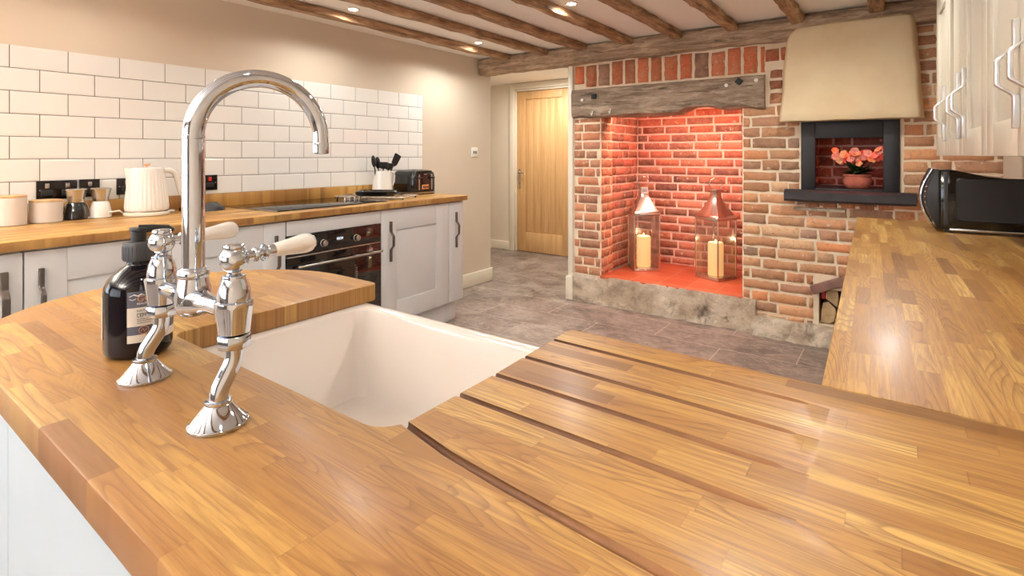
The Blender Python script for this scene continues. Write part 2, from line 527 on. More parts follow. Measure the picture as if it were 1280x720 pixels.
def tag(o, label=None, cat=None, group=None, kind=None):
    if label: o['label'] = label
    if cat: o['category'] = cat
    if group: o['group'] = group
    if kind: o['kind'] = kind
    return o

def thing(name, label, cat, loc=(0, 0, 0), rz=0, group=None):
    o = bpy.data.objects.new(name, None)
    o.empty_display_size = 0.05
    C.objects.link(o)
    o.location = loc; o.rotation_euler = (0, 0, rz)
    return tag(o, label, cat, group)

def kids(o):
    return [x for x in C.objects if x.parent == o]

def dup(o, parent=None):
    c = o.copy(); C.objects.link(c)
    if parent: c.parent = parent
    for k in kids(o): dup(k, c)
    return c

def struct(o, label=None, cat=None):
    o['kind'] = 'structure'
    if label: o['label'] = label
    if cat: o['category'] = cat
    return o

def freeze(o):
    """bake the modifiers of o into its mesh"""
    dg = bpy.context.evaluated_depsgraph_get()
    dg.update()
    me = bpy.data.meshes.new_from_object(o.evaluated_get(dg))
    o.modifiers.clear()
    o.data = me
    return o

def text_mesh(body, size, depth=0.0004, align='CENTER'):
    cu = bpy.data.curves.new('lettering', 'FONT')
    cu.body = body; cu.size = size; cu.extrude = depth; cu.align_x = align
    o = bpy.data.objects.new('lettering', cu)
    C.objects.link(o)
    dg = bpy.context.evaluated_depsgraph_get(); dg.update()
    me = bpy.data.meshes.new_from_object(o.evaluated_get(dg))
    bpy.data.objects.remove(o)
    return me

# frames of the two cabinet runs (old house: both stand a little off square)
FL = Matrix.Translation((-2.503, 0.43, 0)) @ Matrix.Rotation(R(2.87), 4, 'Z')
FR = Matrix.Rotation(R(2.16), 4, 'Z')

def run_thing(frame, ang, name, label, cat, x, y, z=0, group=None):
    p = frame @ Vector((x, y, z))
    return thing(name, label, cat, p, R(ang), group)

# ------------------------------------------------------------------ room shell
def uplighter(x, y, label):  # made-up lamp out of view, added to brighten the ceiling
    t = thing('ceiling_fill_lamp', label, 'lamp', (x, y, 0), 0, 'added ceiling fill lamps behind the camera')
    MB().lathe([(.14, 0), (.14, .015), (.02, .03), (.012, .035), (.012, 1.45), (.03, 1.47), (.14, 1.58), (.145, 1.60), (.135, 1.60), (.03, 1.49), (.001, 1.485)], seg=36).build('stand', M['steel'], t)
    MB().sphere((0, 0, 1.53), .03, 16, 10).build('bulb', M['bulb'], t)
    l = light('lamp', 'SPOT', (0, 0, 1.60), UPL, (.98, 1.0, .97), (R(180), 0, 0), spot_size=R(165), spot_blend=1.0, shadow_soft_size=.08); l.parent = t
WT = 0.10
XL = -3.235          # left wall face
YB = -2.60           # wall behind the camera
def slab(name, b, mat, label, cat):
    return struct(MB().box(*b).build(name, mat), label, cat)
slab('floor', (-5.3, 1.0, YB - .1, 5.6, -0.05, 0), M['floor'], 'grey brown slate-effect tiled floor running through to the hall', 'floor')
slab('ceiling', (-5.3, 1.0, YB - .1, 5.6, CEIL, CEIL + 0.1), M['ceiling'], 'pale plaster ceiling between the exposed joists', 'ceiling')

def wall_with_hole(name, axis, p0, p1, a0, a1, holes, mat, label):
    """axis 'X': wall is normal to X, thickness p0..p1, runs a0..a1 along Y"""
    m = MB()
    aa = sorted({a0, a1, *[h[0] for h in holes], *[h[1] for h in holes]})
    zz = sorted({0, CEIL, *[h[2] for h in holes], *[h[3] for h in holes]})
    for i in range(len(aa) - 1):
        for j in range(len(zz) - 1):
            ca = (aa[i] + aa[i + 1]) / 2; cz = (zz[j] + zz[j + 1]) / 2
            if any(h[0] < ca < h[1] and h[2] < cz < h[3] for h in holes): continue
            if axis == 'X': m.box(p0, p1, aa[i], aa[i + 1], zz[j], zz[j + 1])
            else: m.box(aa[i], aa[i + 1], p0, p1, zz[j], zz[j + 1])
    return struct(m.build(name, mat), label, 'wall')
wall_with_hole('wall_left', 'X', XL - WT, XL, YB, 4.06, [(-2.15, -0.95, 0.9, 1.95)], M['wall'], 'cream painted wall behind the cooker side worktop')
wall_with_hole('wall_back', 'Y', YB - WT, YB, XL - WT, 0.9, [(-2.65, -0.35, 0.75, 1.95)], M['backwall'], 'wall with a wide window behind the camera, darkened for chrome reflections')
o = MB(FR).box(0.605, 0.72, YB - .2, 4.1, 0, CEIL).build('wall_right', M['wall'])
struct(o, 'cream wall behind the wall cabinets', 'wall')
slab('wall_hall_front', (-5.3, XL - WT, 3.96, 4.06, 0, CEIL), M['hallwall'], 'hall side of the kitchen wall', 'wall')
slab('wall_hall_left', (-5.4, -5.3, 3.9, 5.6, 0, CEIL), M['hallwall'], 'far left hall wall', 'wall')
wall_with_hole('wall_hall', 'Y', 5.50, 5.60, -5.3, 1.0, [(-3.99, -3.17, 0, 2.06)], M['hallwall'], 'pale hall wall around the oak door')
slab('wall_hall_right', (-2.285, -2.255, 3.965, 5.5, 0, CEIL), M['hallwall'], 'hall side of the chimney breast', 'wall')

def window(name, axis, p, a0, a1, z0, z1, mull, label):
    m = MB(); t = 0.05; g = MB()
    def bx(b0, b1, c0, c1, d=0.03, mm=None):
        mm = mm or m
        if axis == 'Y': mm.box(b0, b1, p - d, p + d, c0, c1)
        else: mm.box(p - d, p + d, b0, b1, c0, c1)
    bx(a0, a0 + t, z0, z1); bx(a1 - t, a1, z0, z1); bx(a0, a1, z0, z0 + t); bx(a0, a1, z1 - t, z1)
    for k in range(1, mull):
        c = a0 + (a1 - a0) * k / mull
        bx(c - .03, c + .03, z0, z1)
    bx(a0, a1, z0 + (z1 - z0) * .6, z0 + (z1 - z0) * .6 + .025, .015)
    fr = struct(m.build(name, M['whitetrim']), label, 'window')
    bx(a0 + .02, a1 - .02, z0 + .02, z1 - .02, 0.003, g)
    g.build('pane', M['glass'], fr)
window('window_1', 'Y', YB - .05, -2.65, -0.35, 0.75, 1.95, 4, 'white framed window in the wall behind the camera')
window('window_2', 'X', XL - .05, -2.15, -0.95, 0.9, 1.95, 2, 'white framed window in the left wall')

uplighter(-2.55, -0.75, 'added steel lamp brightening the ceiling, by the left wall behind the camera')
uplighter(-0.75, -1.60, 'added steel lamp brightening the ceiling, near the back window')
# skirting and door casing
def skirt(name, x0, x1, y0, y1, label, h=0.11):
    struct(MB().box(x0, x1, y0, y1, 0, h).build(name, M['whitetrim'], bevel=0.006), label, 'baseboard')
skirt('baseboard_left', XL, XL + .018, 3.17, 4.075, 'cream skirting along the left wall beyond the cabinets', 0.125)
skirt('baseboard_corner', XL - WT - .02, XL + .018, 4.06, 4.078, 'cream skirting returning round the wall end', 0.125)
skirt('baseboard_hall', -5.3, -4.06, 5.482, 5.5, 'white skirting left of the oak door')
skirt('baseboard_hall_right', -3.10, -2.285, 5.482, 5.5, 'white skirting right of the oak door')
skirt('baseboard_opening', -2.295, -2.232, 3.90, 3.965, 'short white skirting block at the foot of the opening post', 0.20)
struct(MB().box(-2.285, -2.238, 3.925, 3.965, 0, 1.985).build('trim_1', M['whitetrim'], bevel=0.004), 'white post between the hall opening and the brickwork', 'trim')
m = MB()
m.box(-4.06, -3.985, 5.478, 5.502, 0, 2.135); m.box(-3.175, -3.10, 5.478, 5.502, 0, 2.135); m.box(-3.985, -3.175, 5.478, 5.502, 2.06, 2.135)
m.box(-3.989, -3.967, 5.503, 5.598, 0, 2.034); m.box(-3.193, -3.171, 5.503, 5.598, 0, 2.034); m.box(-3.989, -3.171, 5.503, 5.598, 2.035, 2.058)
struct(m.build('trim_2', M['whitetrim'], bevel=0.004), 'white architrave round the oak door', 'trim')

# oak door
d = struct(thing('door_1', 'golden oak boarded door at the end of the hall', 'door', (-3.578, 5.52, 0)))
MB().box(-.46, .46, .085, .11, 0, 2.1).build('light_stop', M['dooroak'], d)  # hidden board added to stop sky light leaking under the door
x0, x1, z0, z1 = -0.388, 0.385, 0.006, 2.03
px0, px1, pz0, pz1 = -0.255, 0.285, 0.25, 1.93
m = MB()
m.box(x0, px0, 0, .04, z0, z1); m.box(px1, x1, 0, .04, z0, z1); m.box(px0, px1, 0, .04, z0, pz0); m.box(px0, px1, 0, .04, pz1, z1)
m.build('door_frame', M['dooroak'], d, bevel=0.003)
m = MB()
nb = 5
for i in range(nb):
    a = px0 + (px1 - px0) * i / nb; b = px0 + (px1 - px0) * (i + 1) / nb
    m.box(a + .004, b - .004, 0.010, .032, pz0 + .004, pz1 - .004)
m.box(px0, px1, .016, .03, pz0, pz1)
m.build('boarded_panel', M['dooroak'], d, bevel=0.003)
m = MB()
m.box(-.365, -.325, -.006, 0.001, .80, 1.05)
m.lathe([(.02, 0), (.02, .012), (.009, .014), (.009, .04)], (-.345, 0, 1.0), (0, -1, 0), 20)
m.tube([(-.345, -.04, 1.0), (-.32, -.045, 1.005), (-.25, -.045, 0.995), (-.235, -.04, .99)], [.008, .009, .008, .007], 12)
m.lathe([(.008, 0), (.008, .008)], (-.345, -.006, .86), (0, -1, 0), 12)
m.build('door_handle', M['nickel'], d, bevel=0.001)

# ------------------------------------------------------------------ brickwork
TONES_RIGHT = [(208, 150, 112), (216, 160, 120), (200, 138, 100), (182, 134, 108), (214, 172, 136), (218, 154, 110), (172, 134, 116), (204, 144, 106), (218, 142, 96)]
TONES_LEFT = [(206, 128, 96), (214, 140, 106), (198, 116, 86), (186, 122, 100), (220, 150, 118), (200, 120, 88)]
TONES_SOLDIER = [(204, 104, 66), (210, 106, 66), (196, 96, 62), (214, 116, 76), (200, 112, 80), (206, 112, 76)]
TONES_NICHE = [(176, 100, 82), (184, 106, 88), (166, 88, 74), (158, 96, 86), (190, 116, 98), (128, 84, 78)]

def fbm(p, s):
    return noise.noise(Vector(p) * s) + .5 * noise.noise(Vector(p) * s * 2.1)

class Bricks:
    """hand-made bricks as raised, worn blocks standing proud of the mortar; one mesh per face of wall"""
    def __init__(s, origin, U, N):
        s.o = Vector(origin); s.U = Vector(U); s.W = Vector((0, 0, 1)); s.N = Vector(N)
        s.v = []; s.f = []; s.c = []
    def brick(s, u0, u1, z0, z1, tone, rough=1.0, proud=0.0068):
        lu = u1 - u0; lz = z1 - z0
        if lu < 0.02 or lz < 0.015: return
        nu = max(4, int(lu / 0.028)); nz = max(4, int(lz / 0.02))
        us = [u0, u0 + .005] + [u0 + .005 + (lu - .01) * i / (nu - 2) for i in range(1, nu - 2)] + [u1 - .005, u1]
        zs = [z0, z0 + .005] + [z0 + .005 + (lz - .01) * i / (nz - 2) for i in range(1, nz - 2)] + [z1 - .005, z1]
        b = len(s.v)
        k = random.uniform(.86, 1.12)
        col = lin(tuple(min(255, c * k) for c in tone))
        pr = proud + random.uniform(-.002, .003)
        sd = random.uniform(0, 50)
        for j, z in enumerate(zs):
            for i, u in enumerate(us):
                edge = i in (0, len(us) - 1) or j in (0, len(zs) - 1)
                P = s.o + s.U * u + s.W * z
                h = -0.006 if edge else pr + 0.0022 * rough * fbm(P + Vector((sd, 0, 0)), 22)
                near = i in (1, len(us) - 2) or j in (1, len(zs) - 2)
                if near: h -= 0.0012 + 0.002 * abs(fbm(P, 40)) * rough
                ju = 0.0042 * rough * fbm(P + Vector((0, sd, 0)), 35); jz = 0.0042 * rough * fbm(P + Vector((0, 0, sd)), 30)
                s.v.append(tuple(P + s.U * ju + s.W * jz + s.N * h))
                s.c.append(col)
        n = len(us)
        flip = s.U.cross(s.W).dot(s.N) < 0
        for j in range(len(zs) - 1):
            for i in range(n - 1):
                q = (b + j * n + i, b + j * n + i + 1, b + (j + 1) * n + i + 1, b + (j + 1) * n + i)
                s.f.append(tuple(reversed(q)) if flip else q)
    def fill(s, u0, u1, z0, z1, tones, holes=(), pitch=.0745, joint=.0085, rough=1.0, phase=0, stretch=.226, head=.113, zref=0.0, header_rows=True):
        k0 = int(math.floor((z0 - zref) / pitch))
        k = k0
        while zref + k * pitch < z1:
            a = max(z0, zref + k * pitch); b = min(z1, zref + (k + 1) * pitch)
            if b - a > .02:
                spans = [(u0, u1)]
                for (h0, h1, g0, g1) in holes:
                    ov = min(b, g1) - max(a, g0)
                    if ov > .35 * (b - a):
                        ns = []
                        for (p, q) in spans:
                            if h1 <= p or h0 >= q: ns.append((p, q)); continue
                            if h0 > p: ns.append((p, h0))
                            if h1 < q: ns.append((h1, q))
                        spans = ns
                rng = random.Random(k * 131 + phase)
                u = u0 - rng.choice([0, .056, .113]) - (0.056 if k % 2 else 0)
                while u < u1:
                    L = head if (header_rows and (k + phase) % 2 and rng.random() < .62) else stretch
                    L *= rng.uniform(.94, 1.05)
                    for (p, q) in spans:
                        c, e = max(u, p), min(u + L, q)
                        if e - c > .035:
                            wob = .0025 * rough
                            s.brick(c + joint / 2, e - joint / 2, a + joint / 2 + rng.uniform(-wob, wob), b - joint / 2 + rng.uniform(-wob, wob), rng.choice(tones), rough)
                    u += L
            k += 1
    def build(s, name, mat, parent):
        me = bpy.data.meshes.new(name)
        me.from_pydata(s.v, [], s.f)
        at = me.color_attributes.new('tone', 'FLOAT_COLOR', 'POINT')
        for i, c in enumerate(s.c): at.data[i].color = c
        me.polygons.foreach_set('use_smooth', [True] * len(me.polygons))
        me.materials.append(mat)
        o = bpy.data.objects.new(name, me); C.objects.link(o); o.parent = parent
        return o

YF = 3.945                      # mortar face; bricks stand 10 mm proud
brk = struct(thing('wall_fireplace', 'old brick chimney wall with fireplace and bread oven openings', 'wall', (0, 0, 0)))
LOGH = (-0.425, 0.20, 0.13, 0.36)      # log store opening
OVEN = (-0.50, -0.02, 1.0, 1.43)
XR = 0.62
def slab_holes(m, x0, x1, z0, z1, y0, y1, holes):
    xs = sorted({x0, x1, *[v for h in holes for v in h[:2] if x0 < v < x1]}); zs = sorted({z0, z1, *[v for h in holes for v in h[2:] if z0 < v < z1]})
    for i in range(len(xs) - 1):
        for j in range(len(zs) - 1):
            cx = (xs[i] + xs[i + 1]) / 2; cz = (zs[j] + zs[j + 1]) / 2
            if any(h[0] < cx < h[1] and h[2] < cz < h[3] for h in holes): continue
            m.box(xs[i], xs[i + 1], y0, y1, zs[j], zs[j + 1])
m = MB()
NICHE = (-1.985, -0.89, 0.0, 1.60)
slab_holes(m, -2.238, XR, 0.0, CEIL, YF, 4.16, [NICHE, LOGH, OVEN])
m.build('mortar', M['mortar'], brk)
m = MB()      # body of the chimney round the fireplace recess
m.box(-2.238, -2.015, 4.16, 4.76, 0, 1.8); m.box(-0.88, -0.60, 4.16, 4.76, 0, 1.8)
m.box(-2.238, -0.60, 4.76, 4.95, 0, 1.8)
m.build('recess_walls', M['nmortar'], brk)
MB().box(-2.238, -0.60, 4.16, 4.95, 1.8, 1.9).build('recess_top', M['soot'], brk)
hz = 0.235
# front brickwork, left pier
b = Bricks((0, YF, 0), (1, 0, 0), (0, -1, 0))
b.fill(-2.236, -1.985, hz - .02, 1.53, TONES_LEFT, phase=1, stretch=.20)
b.build('pier_bricks', M['brick'], brk)
# soldier course above the lintel
b = Bricks((0, YF, 0), (1, 0, 0), (0, -1, 0))
u = -2.236; i = 0
while u < -0.74:
    w = random.uniform(.100, .122)
    top = 1.985 - .018 * random.random(); low = 1.79 + (0.03 if i == 0 else 0)
    b.brick(u + .008, min(u + w, -.735) - .008, low, top, TONES_SOLDIER[i % 6] if i % 7 != 2 else (166, 122, 104), 1.2, .0075)
    u += w; i += 1
b.build('soldier_course', M['brick'], brk)
# right hand brickwork
b = Bricks((0, YF, 0), (1, 0, 0), (0, -1, 0))
b.fill(-0.89, XR, 0.12, 1.99, TONES_RIGHT, holes=[(-0.90, -0.735, 1.545, 2.0), (-0.53, 0.012, 0.995, 1.46), (-0.45, 0.62, 0.0, 0.42), (-0.60, .02, 0.945, 0.99), (-.735, -.62, 1.66, 2.0)], phase=4, rough=1.5)
for (q, w) in ((-.715, .09), (-.62, .05)): b.brick(q - .03, q + w - .03, 1.86, 1.95, (178, 84, 54), 1.6)
for zz in (1.62, 1.70, 1.775): b.brick(-.715, -.635, zz - .03, zz + .03, (162, 92, 66), 1.6)
for q in range(5): b.brick(-.50 + q * .098, -.42 + q * .098, .885, .935, (188, 112, 76), 1.0, .014)   # header course under the slate sill
b.build('wall_bricks', M['brick'], brk)
# jamb of the recess (left), back wall, right jamb
b = Bricks((-1.985, 0, 0), (0, 1, 0), (1, 0, 0))
b.fill(3.95, 4.16, hz, 1.62, TONES_LEFT, phase=2, stretch=.12, rough=1.5)
b.build('jamb_bricks', M['brick'], brk)
b = Bricks((-2.014, 0, 0), (0, 1, 0), (1, 0, 0))
b.fill(4.165, 4.76, hz, 1.8, TONES_NICHE, phase=3)
b.build('side_bricks', M['brick'], brk)
b = Bricks((0, 4.7605, 0), (1, 0, 0), (0, -1, 0))
b.fill(-2.01, -0.885, hz, 1.8, TONES_NICHE, phase=5, rough=.6, header_rows=False, joint=.010)
b.build('back_bricks', M['brick'], brk)
b = Bricks((-0.8895, 0, 0), (0, 1, 0), (-1, 0, 0))
b.fill(3.95, 4.76, hz, 1.6, TONES_NICHE, phase=6)
b.build('right_jamb_bricks', M['brick'], brk)

# hearth slab and rough plinth
o = MB().box(-1.99, -0.885, 3.935, 4.77, hz - .03, hz).build('hearth', M['hearth'], bevel=.006)
struct(o, 'terracotta tiled hearth inside the fireplace', 'hearth')
def rough_block(x0, x1, ztop, yf, depth, name, parent, amp=.02, slope=.0, nxs=70):
    m = MB(); nz = 8
    vs = []; fs = []
    for j in range(nz + 1):
        for i in range(nxs + 1):
            x = x0 + (x1 - x0) * i / nxs; t = j / nz
            z = ztop * t
            y = yf - slope * (1 - t) + amp * fbm((x, 0, z), 9) + amp * .5 * fbm((x, 3, z), 25)
            if j == nz: z += .006 * fbm((x, 1, 0), 14); y += .008
            vs.append((x, y, z))
    for j in range(nz):
        for i in range(nxs):
            a = j * (nxs + 1) + i
            fs.append((a, a + 1, a + nxs + 2, a + nxs + 1))
    m.add(vs, fs, True)
    tp = [(x0 + (x1 - x0) * i / nxs, yf + depth, ztop) for i in range(nxs + 1)]
    b0 = len(m.v); base = nz * (nxs + 1)
    m.v += tp
    for i in range(nxs):
        m.f.append((base + i, base + i + 1, b0 + i + 1, b0 + i)); m.sm.append(True)
    b1 = len(m.v)
    for xx, col in ((x0, 0), (x1, nxs)):
        b1 = len(m.v)
        m.v += [(xx, yf + depth, 0), (xx, yf + depth, ztop)]
        m.f.append(tuple([col + j * (nxs + 1) for j in range(nz + 1)] + [b1 + 1, b1])); m.sm.append(False)
    return m.build(name, M['plinth'], parent)
rough_block(-2.255, -0.80, hz - .006, 3.925, .06, 'hearth_plinth', brk, .019, .012, 120)
rough_block(-0.82, 0.60, 0.125, 3.90, .09, 'wall_plinth', brk, .024, .03, 110)

# timber lintel over the fireplace
def timber(name, mat, x0, x1, y0, y1, z0, z1, axis='X', n=40, amp=.008, parent=None, notch=None, seed=0, bow=0):
    """rough hewn beam with wavering faces"""
    m = MB(); vs = []; fs = []
    prof = []
    K = 5
    for i in range(K): prof.append((i / K, 0))
    for i in range(K): prof.append((1, i / K))
    for i in range(K): prof.append((1 - i / K, 1))
    for i in range(K): prof.append((0, 1 - i / K))
    P = len(prof)
    for i in range(n + 1):
        t = i / n
        for (p, q) in prof:
            if axis == 'X':
                x = x0 + (x1 - x0) * t; y = y0 + (y1 - y0) * p; z = z0 + (z1 - z0) * q
            else:
                y = y0 + (y1 - y0) * t; x = x0 + (x1 - x0) * p; z = z0 + (z1 - z0) * q
            S = Vector((x, y, z)) + Vector((seed * 7.3, 0, 0))
            dy = amp * fbm(S, 6) + amp * .35 * fbm(S, 26)
            dz = amp * fbm(S + Vector((9, 9, 9)), 5) + amp * .35 * fbm(S, 22)
            cn = (p in (0, 1)) and (q in (0, 1))
            if cn:
                cr = .010 if axis == 'X' else .004
                dz += (cr if q == 0 else -cr)
                dy += (cr * .8 if p == 0 else -cr * .8)
            if notch and q == 0:
                for (nx, nw, nh) in notch:
                    dz += nh * max(0, 1 - ((x - nx) / nw) ** 2)
            if q == 1 and not cn: dz = 0
            if axis == 'X': vs.append((x, y + dy, z + dz))
            else: vs.append((x + dy + bow * math.sin(PI * t), y, z + dz))
    for i in range(n):
        for k in range(P):
            k2 = (k + 1) % P
            fs.append((i * P + k, i * P + k2, (i + 1) * P + k2, (i + 1) * P + k))
    fs.append(tuple(reversed(range(P)))); fs.append(tuple(range(n * P, (n + 1) * P)))
    if axis == 'Y': fs = [tuple(reversed(f)) for f in fs]
    m.add(vs, fs, True)
    return m.build(name, mat, parent)
lt = thing('lintel_beam', 'weathered grey timber lintel above the fireplace opening', 'beam', (0, 0, 0))
timber('timber', M['lintel'], -2.236, -0.742, 3.895, 4.12, 1.535, 1.775, 'X', 60, .010, lt, notch=[(-1.18, .16, .045), (-.93, .14, .02)])
for (x, z, a) in ((-2.02, 1.705, 0), (-.90, 1.735, 40)):
    MB(Matrix.Translation((x, 3.882, z)) @ Matrix.Rotation(R(a), 4, 'Y')).box(-.019, .019, -.006, .03, -.019, .019).build('bolt', M['blackmatt'], lt, bevel=.003)
for (x, z) in ((-2.13, 1.68), (-.985, 1.715), (-.79, 1.735)):
    MB().lathe([(.013, 0), (.013, .004), (.008, .007)], (x, 3.893, z), (0, -1, 0), 14).build('nail', M['switchwhite'], lt)
for (x, z) in ((-2.03, 1.565), (-1.87, 1.575)):
    MB().tube([(x, 3.905, z + .02), (x, 3.885, z + .02), (x, 3.878, z - .005), (x, 3.865, z - .018), (x, 3.855, z)], .0045, 8).build('hook', M['switchwhite'], lt)

# the long beam below the ceiling and the joists resting on it
ob = timber('ceiling_beam', M['beam'], XL + .005, 0.46, 3.87, 4.02, 1.985, CEIL - .001, 'X', 110, .011)
tag(ob, 'long grey brown timber beam running above the brick wall', 'beam')
JN = ['first exposed ceiling joist, nearest the tiled wall, bowed along its length', 'second exposed ceiling joist from the tiled wall, between two lit downlights',
      'third exposed ceiling joist from the tiled wall', 'fourth ceiling joist from the tiled wall, its end above the left brick pier',
      'fifth ceiling joist from the tiled wall, its end above the middle of the lintel', 'sixth ceiling joist from the tiled wall, its end above the right part of the lintel',
      'ceiling joist ending beside the top left corner of the plaster hood', 'short visible joist end above the middle of the plaster hood']
JX = [-2.855, -2.454, -2.074, -1.675, -1.29, -0.897, -0.496, -0.075]
for i, x in enumerate(JX):
    w = .078
    o = timber('ceiling_joist', M['joist'], x - w, x, -2.55, 3.90, 2.085, CEIL - .0005, 'Y', 110, .009, seed=i + 1, bow=-.010 if i == 0 else .003)
    tag(o, JN[i], 'beam', 'exposed ceiling joists')
o = timber('ceiling_joist', M['joist'], 0.255, 0.33, -2.55, 3.90, 2.085, CEIL - .0005, 'Y', 80, .006, seed=12)
tag(o, 'joist over the wall cabinets, right of the last joist in view', 'beam', 'exposed ceiling joists')

# downlights: slim ring, lens, lamp
DL = ['recessed downlight left of the second joist, nearer the camera', 'recessed downlight left of the second joist, near the long beam',
      'recessed downlight between the fourth and fifth joists']
for i, (x, y) in enumerate(DOWN):
    t = thing('downlight', DL[i] if i < 3 else 'recessed downlight in the ceiling out of view, bay %s' % 'abcdefghijklmno'[i], 'light', (x, y, CEIL), 0, 'ceiling downlights')
    MB().lathe([(.026, -.0015), (.028, -.004), (.040, -.004), (.042, -.0005), (.042, 0)], seg=32).build('rim', M['chrome'] if 0 else M['whitetrim'], t)
    MB().lathe([(.026, -.0045), (.025, -.0048), (.001, -.0052)], seg=24).build('lens', M['bulb'], t)
    l = light('lamp', 'SPOT', (0, 0, -.012), (32 if y > 2.5 else 20 if y > 1 else 6), WARM, (0, 0, 0), spot_size=R(168), spot_blend=.7, shadow_soft_size=.03)
    l.parent = t

# plaster hood over the bread oven: bellied, round shouldered
def hood():
    m = MB(); vs = []; fs = []
    nz, nu = 26, 30
    zb, zt = 1.442, 2.062
    for j in range(nz + 1):
        t = j / nz
        z = zb + (zt - zb) * t
        xl = -.648 + .045 * t; xr = .116 - .040 * t
        rr = .11
        if zt - z < rr: xl += rr - math.sqrt(max(0, rr * rr - (rr - (zt - z)) ** 2))
        rr = .05
        if zt - z < rr: xr -= rr - math.sqrt(max(0, rr * rr - (rr - (zt - z)) ** 2))
        d = .165 - .035 * t
        if zt - z < .05: d -= .05 - math.sqrt(max(0, .05 ** 2 - (.05 - (zt - z)) ** 2))
        if j == 0: d -= .012
        y1 = 3.955
        for i in range(nu + 1):
            s = i / nu
            # front with rounded vertical corners
            if s < .2:
                a = s / .2; th = a * PI / 2
                x = xl + .035 * (1 - math.cos(th)) if a > .5 or 1 else xl
                y = y1 - d * (math.sin(th)) if a < 1 else y1 - d
            elif s > .8:
                a = (1 - s) / .2; th = a * PI / 2
                x = xr - .035 * (1 - math.cos(th)); y = y1 - d * math.sin(th)
            else:
                q = (s - .2) / .6
                x = xl + .035 + (xr - xl - .07) * q; y = y1 - d - .012 * math.sin(PI * q)
            w = .004 * fbm((x, z, 3), 7)
            vs.append((x + w, y + w, z + (.004 * fbm((x, 5, 0), 8) if j in (0, nz) else 0)))
    n = nu + 1
    for j in range(nz):
        for i in range(nu):
            fs.append((j * n + i, j * n + i + 1, (j + 1) * n + i + 1, (j + 1) * n + i))
        fs.append((j * n + nu, j * n, (j + 1) * n, (j + 1) * n + nu))
    fs.append(tuple(reversed(range(n)))); fs.append(tuple(range(nz * n, nz * n + n)))
    m.add(vs, fs, True)
    return m.build('plaster_hood', M['hood'])
tag(hood(), 'ochre plastered hood bulging above the bread oven opening', 'hood')

# bread oven: dark frame, lined niche, slate sill
fr = thing('bread_oven_surround', 'blue black painted frame round the small red lit niche', 'frame', (-.2625, 3.93, .99))
m = MB()
W2, H2 = .262, .45
ix0, ix1, iz0, iz1 = -.180, .180, .022, .342
m.box(-W2, ix0, -.004, .03, 0, H2); m.box(ix1, W2, -.004, .03, 0, H2); m.box(ix0, ix1, -.004, .03, iz1, H2); m.box(ix0, ix1, -.004, .03, 0, iz0)
m.build('surround', M['ironframe'], fr, bevel=.003)
nb_ = struct(thing('wall_niche', 'brick lined red lit niche of the old bread oven', 'niche', (-.2625, 3.93, .99)))
m = MB()
m.box(-.25, -.22, .04, .50, 0, .44); m.box(.22, .25, .04, .50, 0, .44); m.box(-.25, .25, .50, .53, 0, .44); m.box(-.25, .25, .04, .53, .41, .44)
m.build('niche_lining', M['nmortar'], nb_)
m = MB().box(-.25, .25, .0, .53, -.02, .018).build('niche_floor', M['slate'], nb_)
b = Bricks((0, .50, 0), (1, 0, 0), (0, -1, 0)); b.fill(-.22, .22, .02, .40, TONES_NICHE, phase=1, stretch=.21); b.build('niche_back_bricks', M['brick'], nb_)
b = Bricks((-.22, 0, 0), (0, 1, 0), (1, 0, 0)); b.fill(.05, .50, .02, .40, TONES_NICHE, phase=2); b.build('niche_side_bricks', M['brick'], nb_)
sl = timber('slate_sill', M['slate'], -.612, .078, 3.835, 3.96, .925, 1.0, 'X', 40, .004)
tag(sl, 'thick dark slate sill below the small red lit niche', 'sill')
o = rough_block(-.57, -.28, .02, 3.925, .03, 'mortar_ledge', None, .004)
o.location.z = .862; o.parent = brk

# ------------------------------------------------------------------ potted flowers in the niche
pp = thing('potted_plant', 'pink flowering plant in a round terracotta pot inside the red niche', 'plant', (-.222, 4.06, 1.008))
MB().lathe([(.048, 0), (.066, .012), (.079, .04), (.080, .062), (.074, .078), (.079, .084), (.079, .094), (.070, .094), (.066, .080), (.001, .078)], seg=32).build('pot', M['terracotta'], pp)
rng = random.Random(5)
m = MB()
def leaf(m, base, d, L, w, droop):
    d = Vector(d).normalized(); side = d.cross(Vector((0, 0, 1))).normalized()
    pts = []
    for k in range(5):
        t = k / 4
        c = Vector(base) + d * L * t + Vector((0, 0, -droop * t * t))
        ww = w * math.sin(PI * (.12 + .86 * t)) 
        pts.append((c - side * ww + Vector((0, 0, .15 * ww)), c, c + side * ww + Vector((0, 0, .15 * ww))))
    vs = [tuple(p) for r in pts for p in r]; fs = []
    for k in range(4):
        a = k * 3; fs += [(a, a + 1, a + 4, a + 3), (a + 1, a + 2, a + 5, a + 4)]
    b = len(vs); vs2 = [(x, y, z - .0012) for x, y, z in vs]
    m.add(vs + vs2, fs + [tuple(reversed([i + b for i in f])) for f in fs], True)
for k in range(60):
    a = rng.uniform(0, 2 * PI); e = rng.uniform(.0, .7)
    leaf(m, (rng.uniform(-.03, .03), rng.uniform(-.03, .03), .09 + rng.uniform(0, .035)), (math.cos(a), .7 * math.sin(a), e), rng.uniform(.06, .12), rng.uniform(.013, .022), rng.uniform(0, .03))
for k in range(16):
    a = rng.uniform(0, 2 * PI)
    m.tube([(0, 0, .08), (.05 * math.cos(a), .04 * math.sin(a), .14), (.10 * math.cos(a), .06 * math.sin(a), .19)], .0018, 6)
m.build('foliage', M['leaf'], pp)
fm = MB()
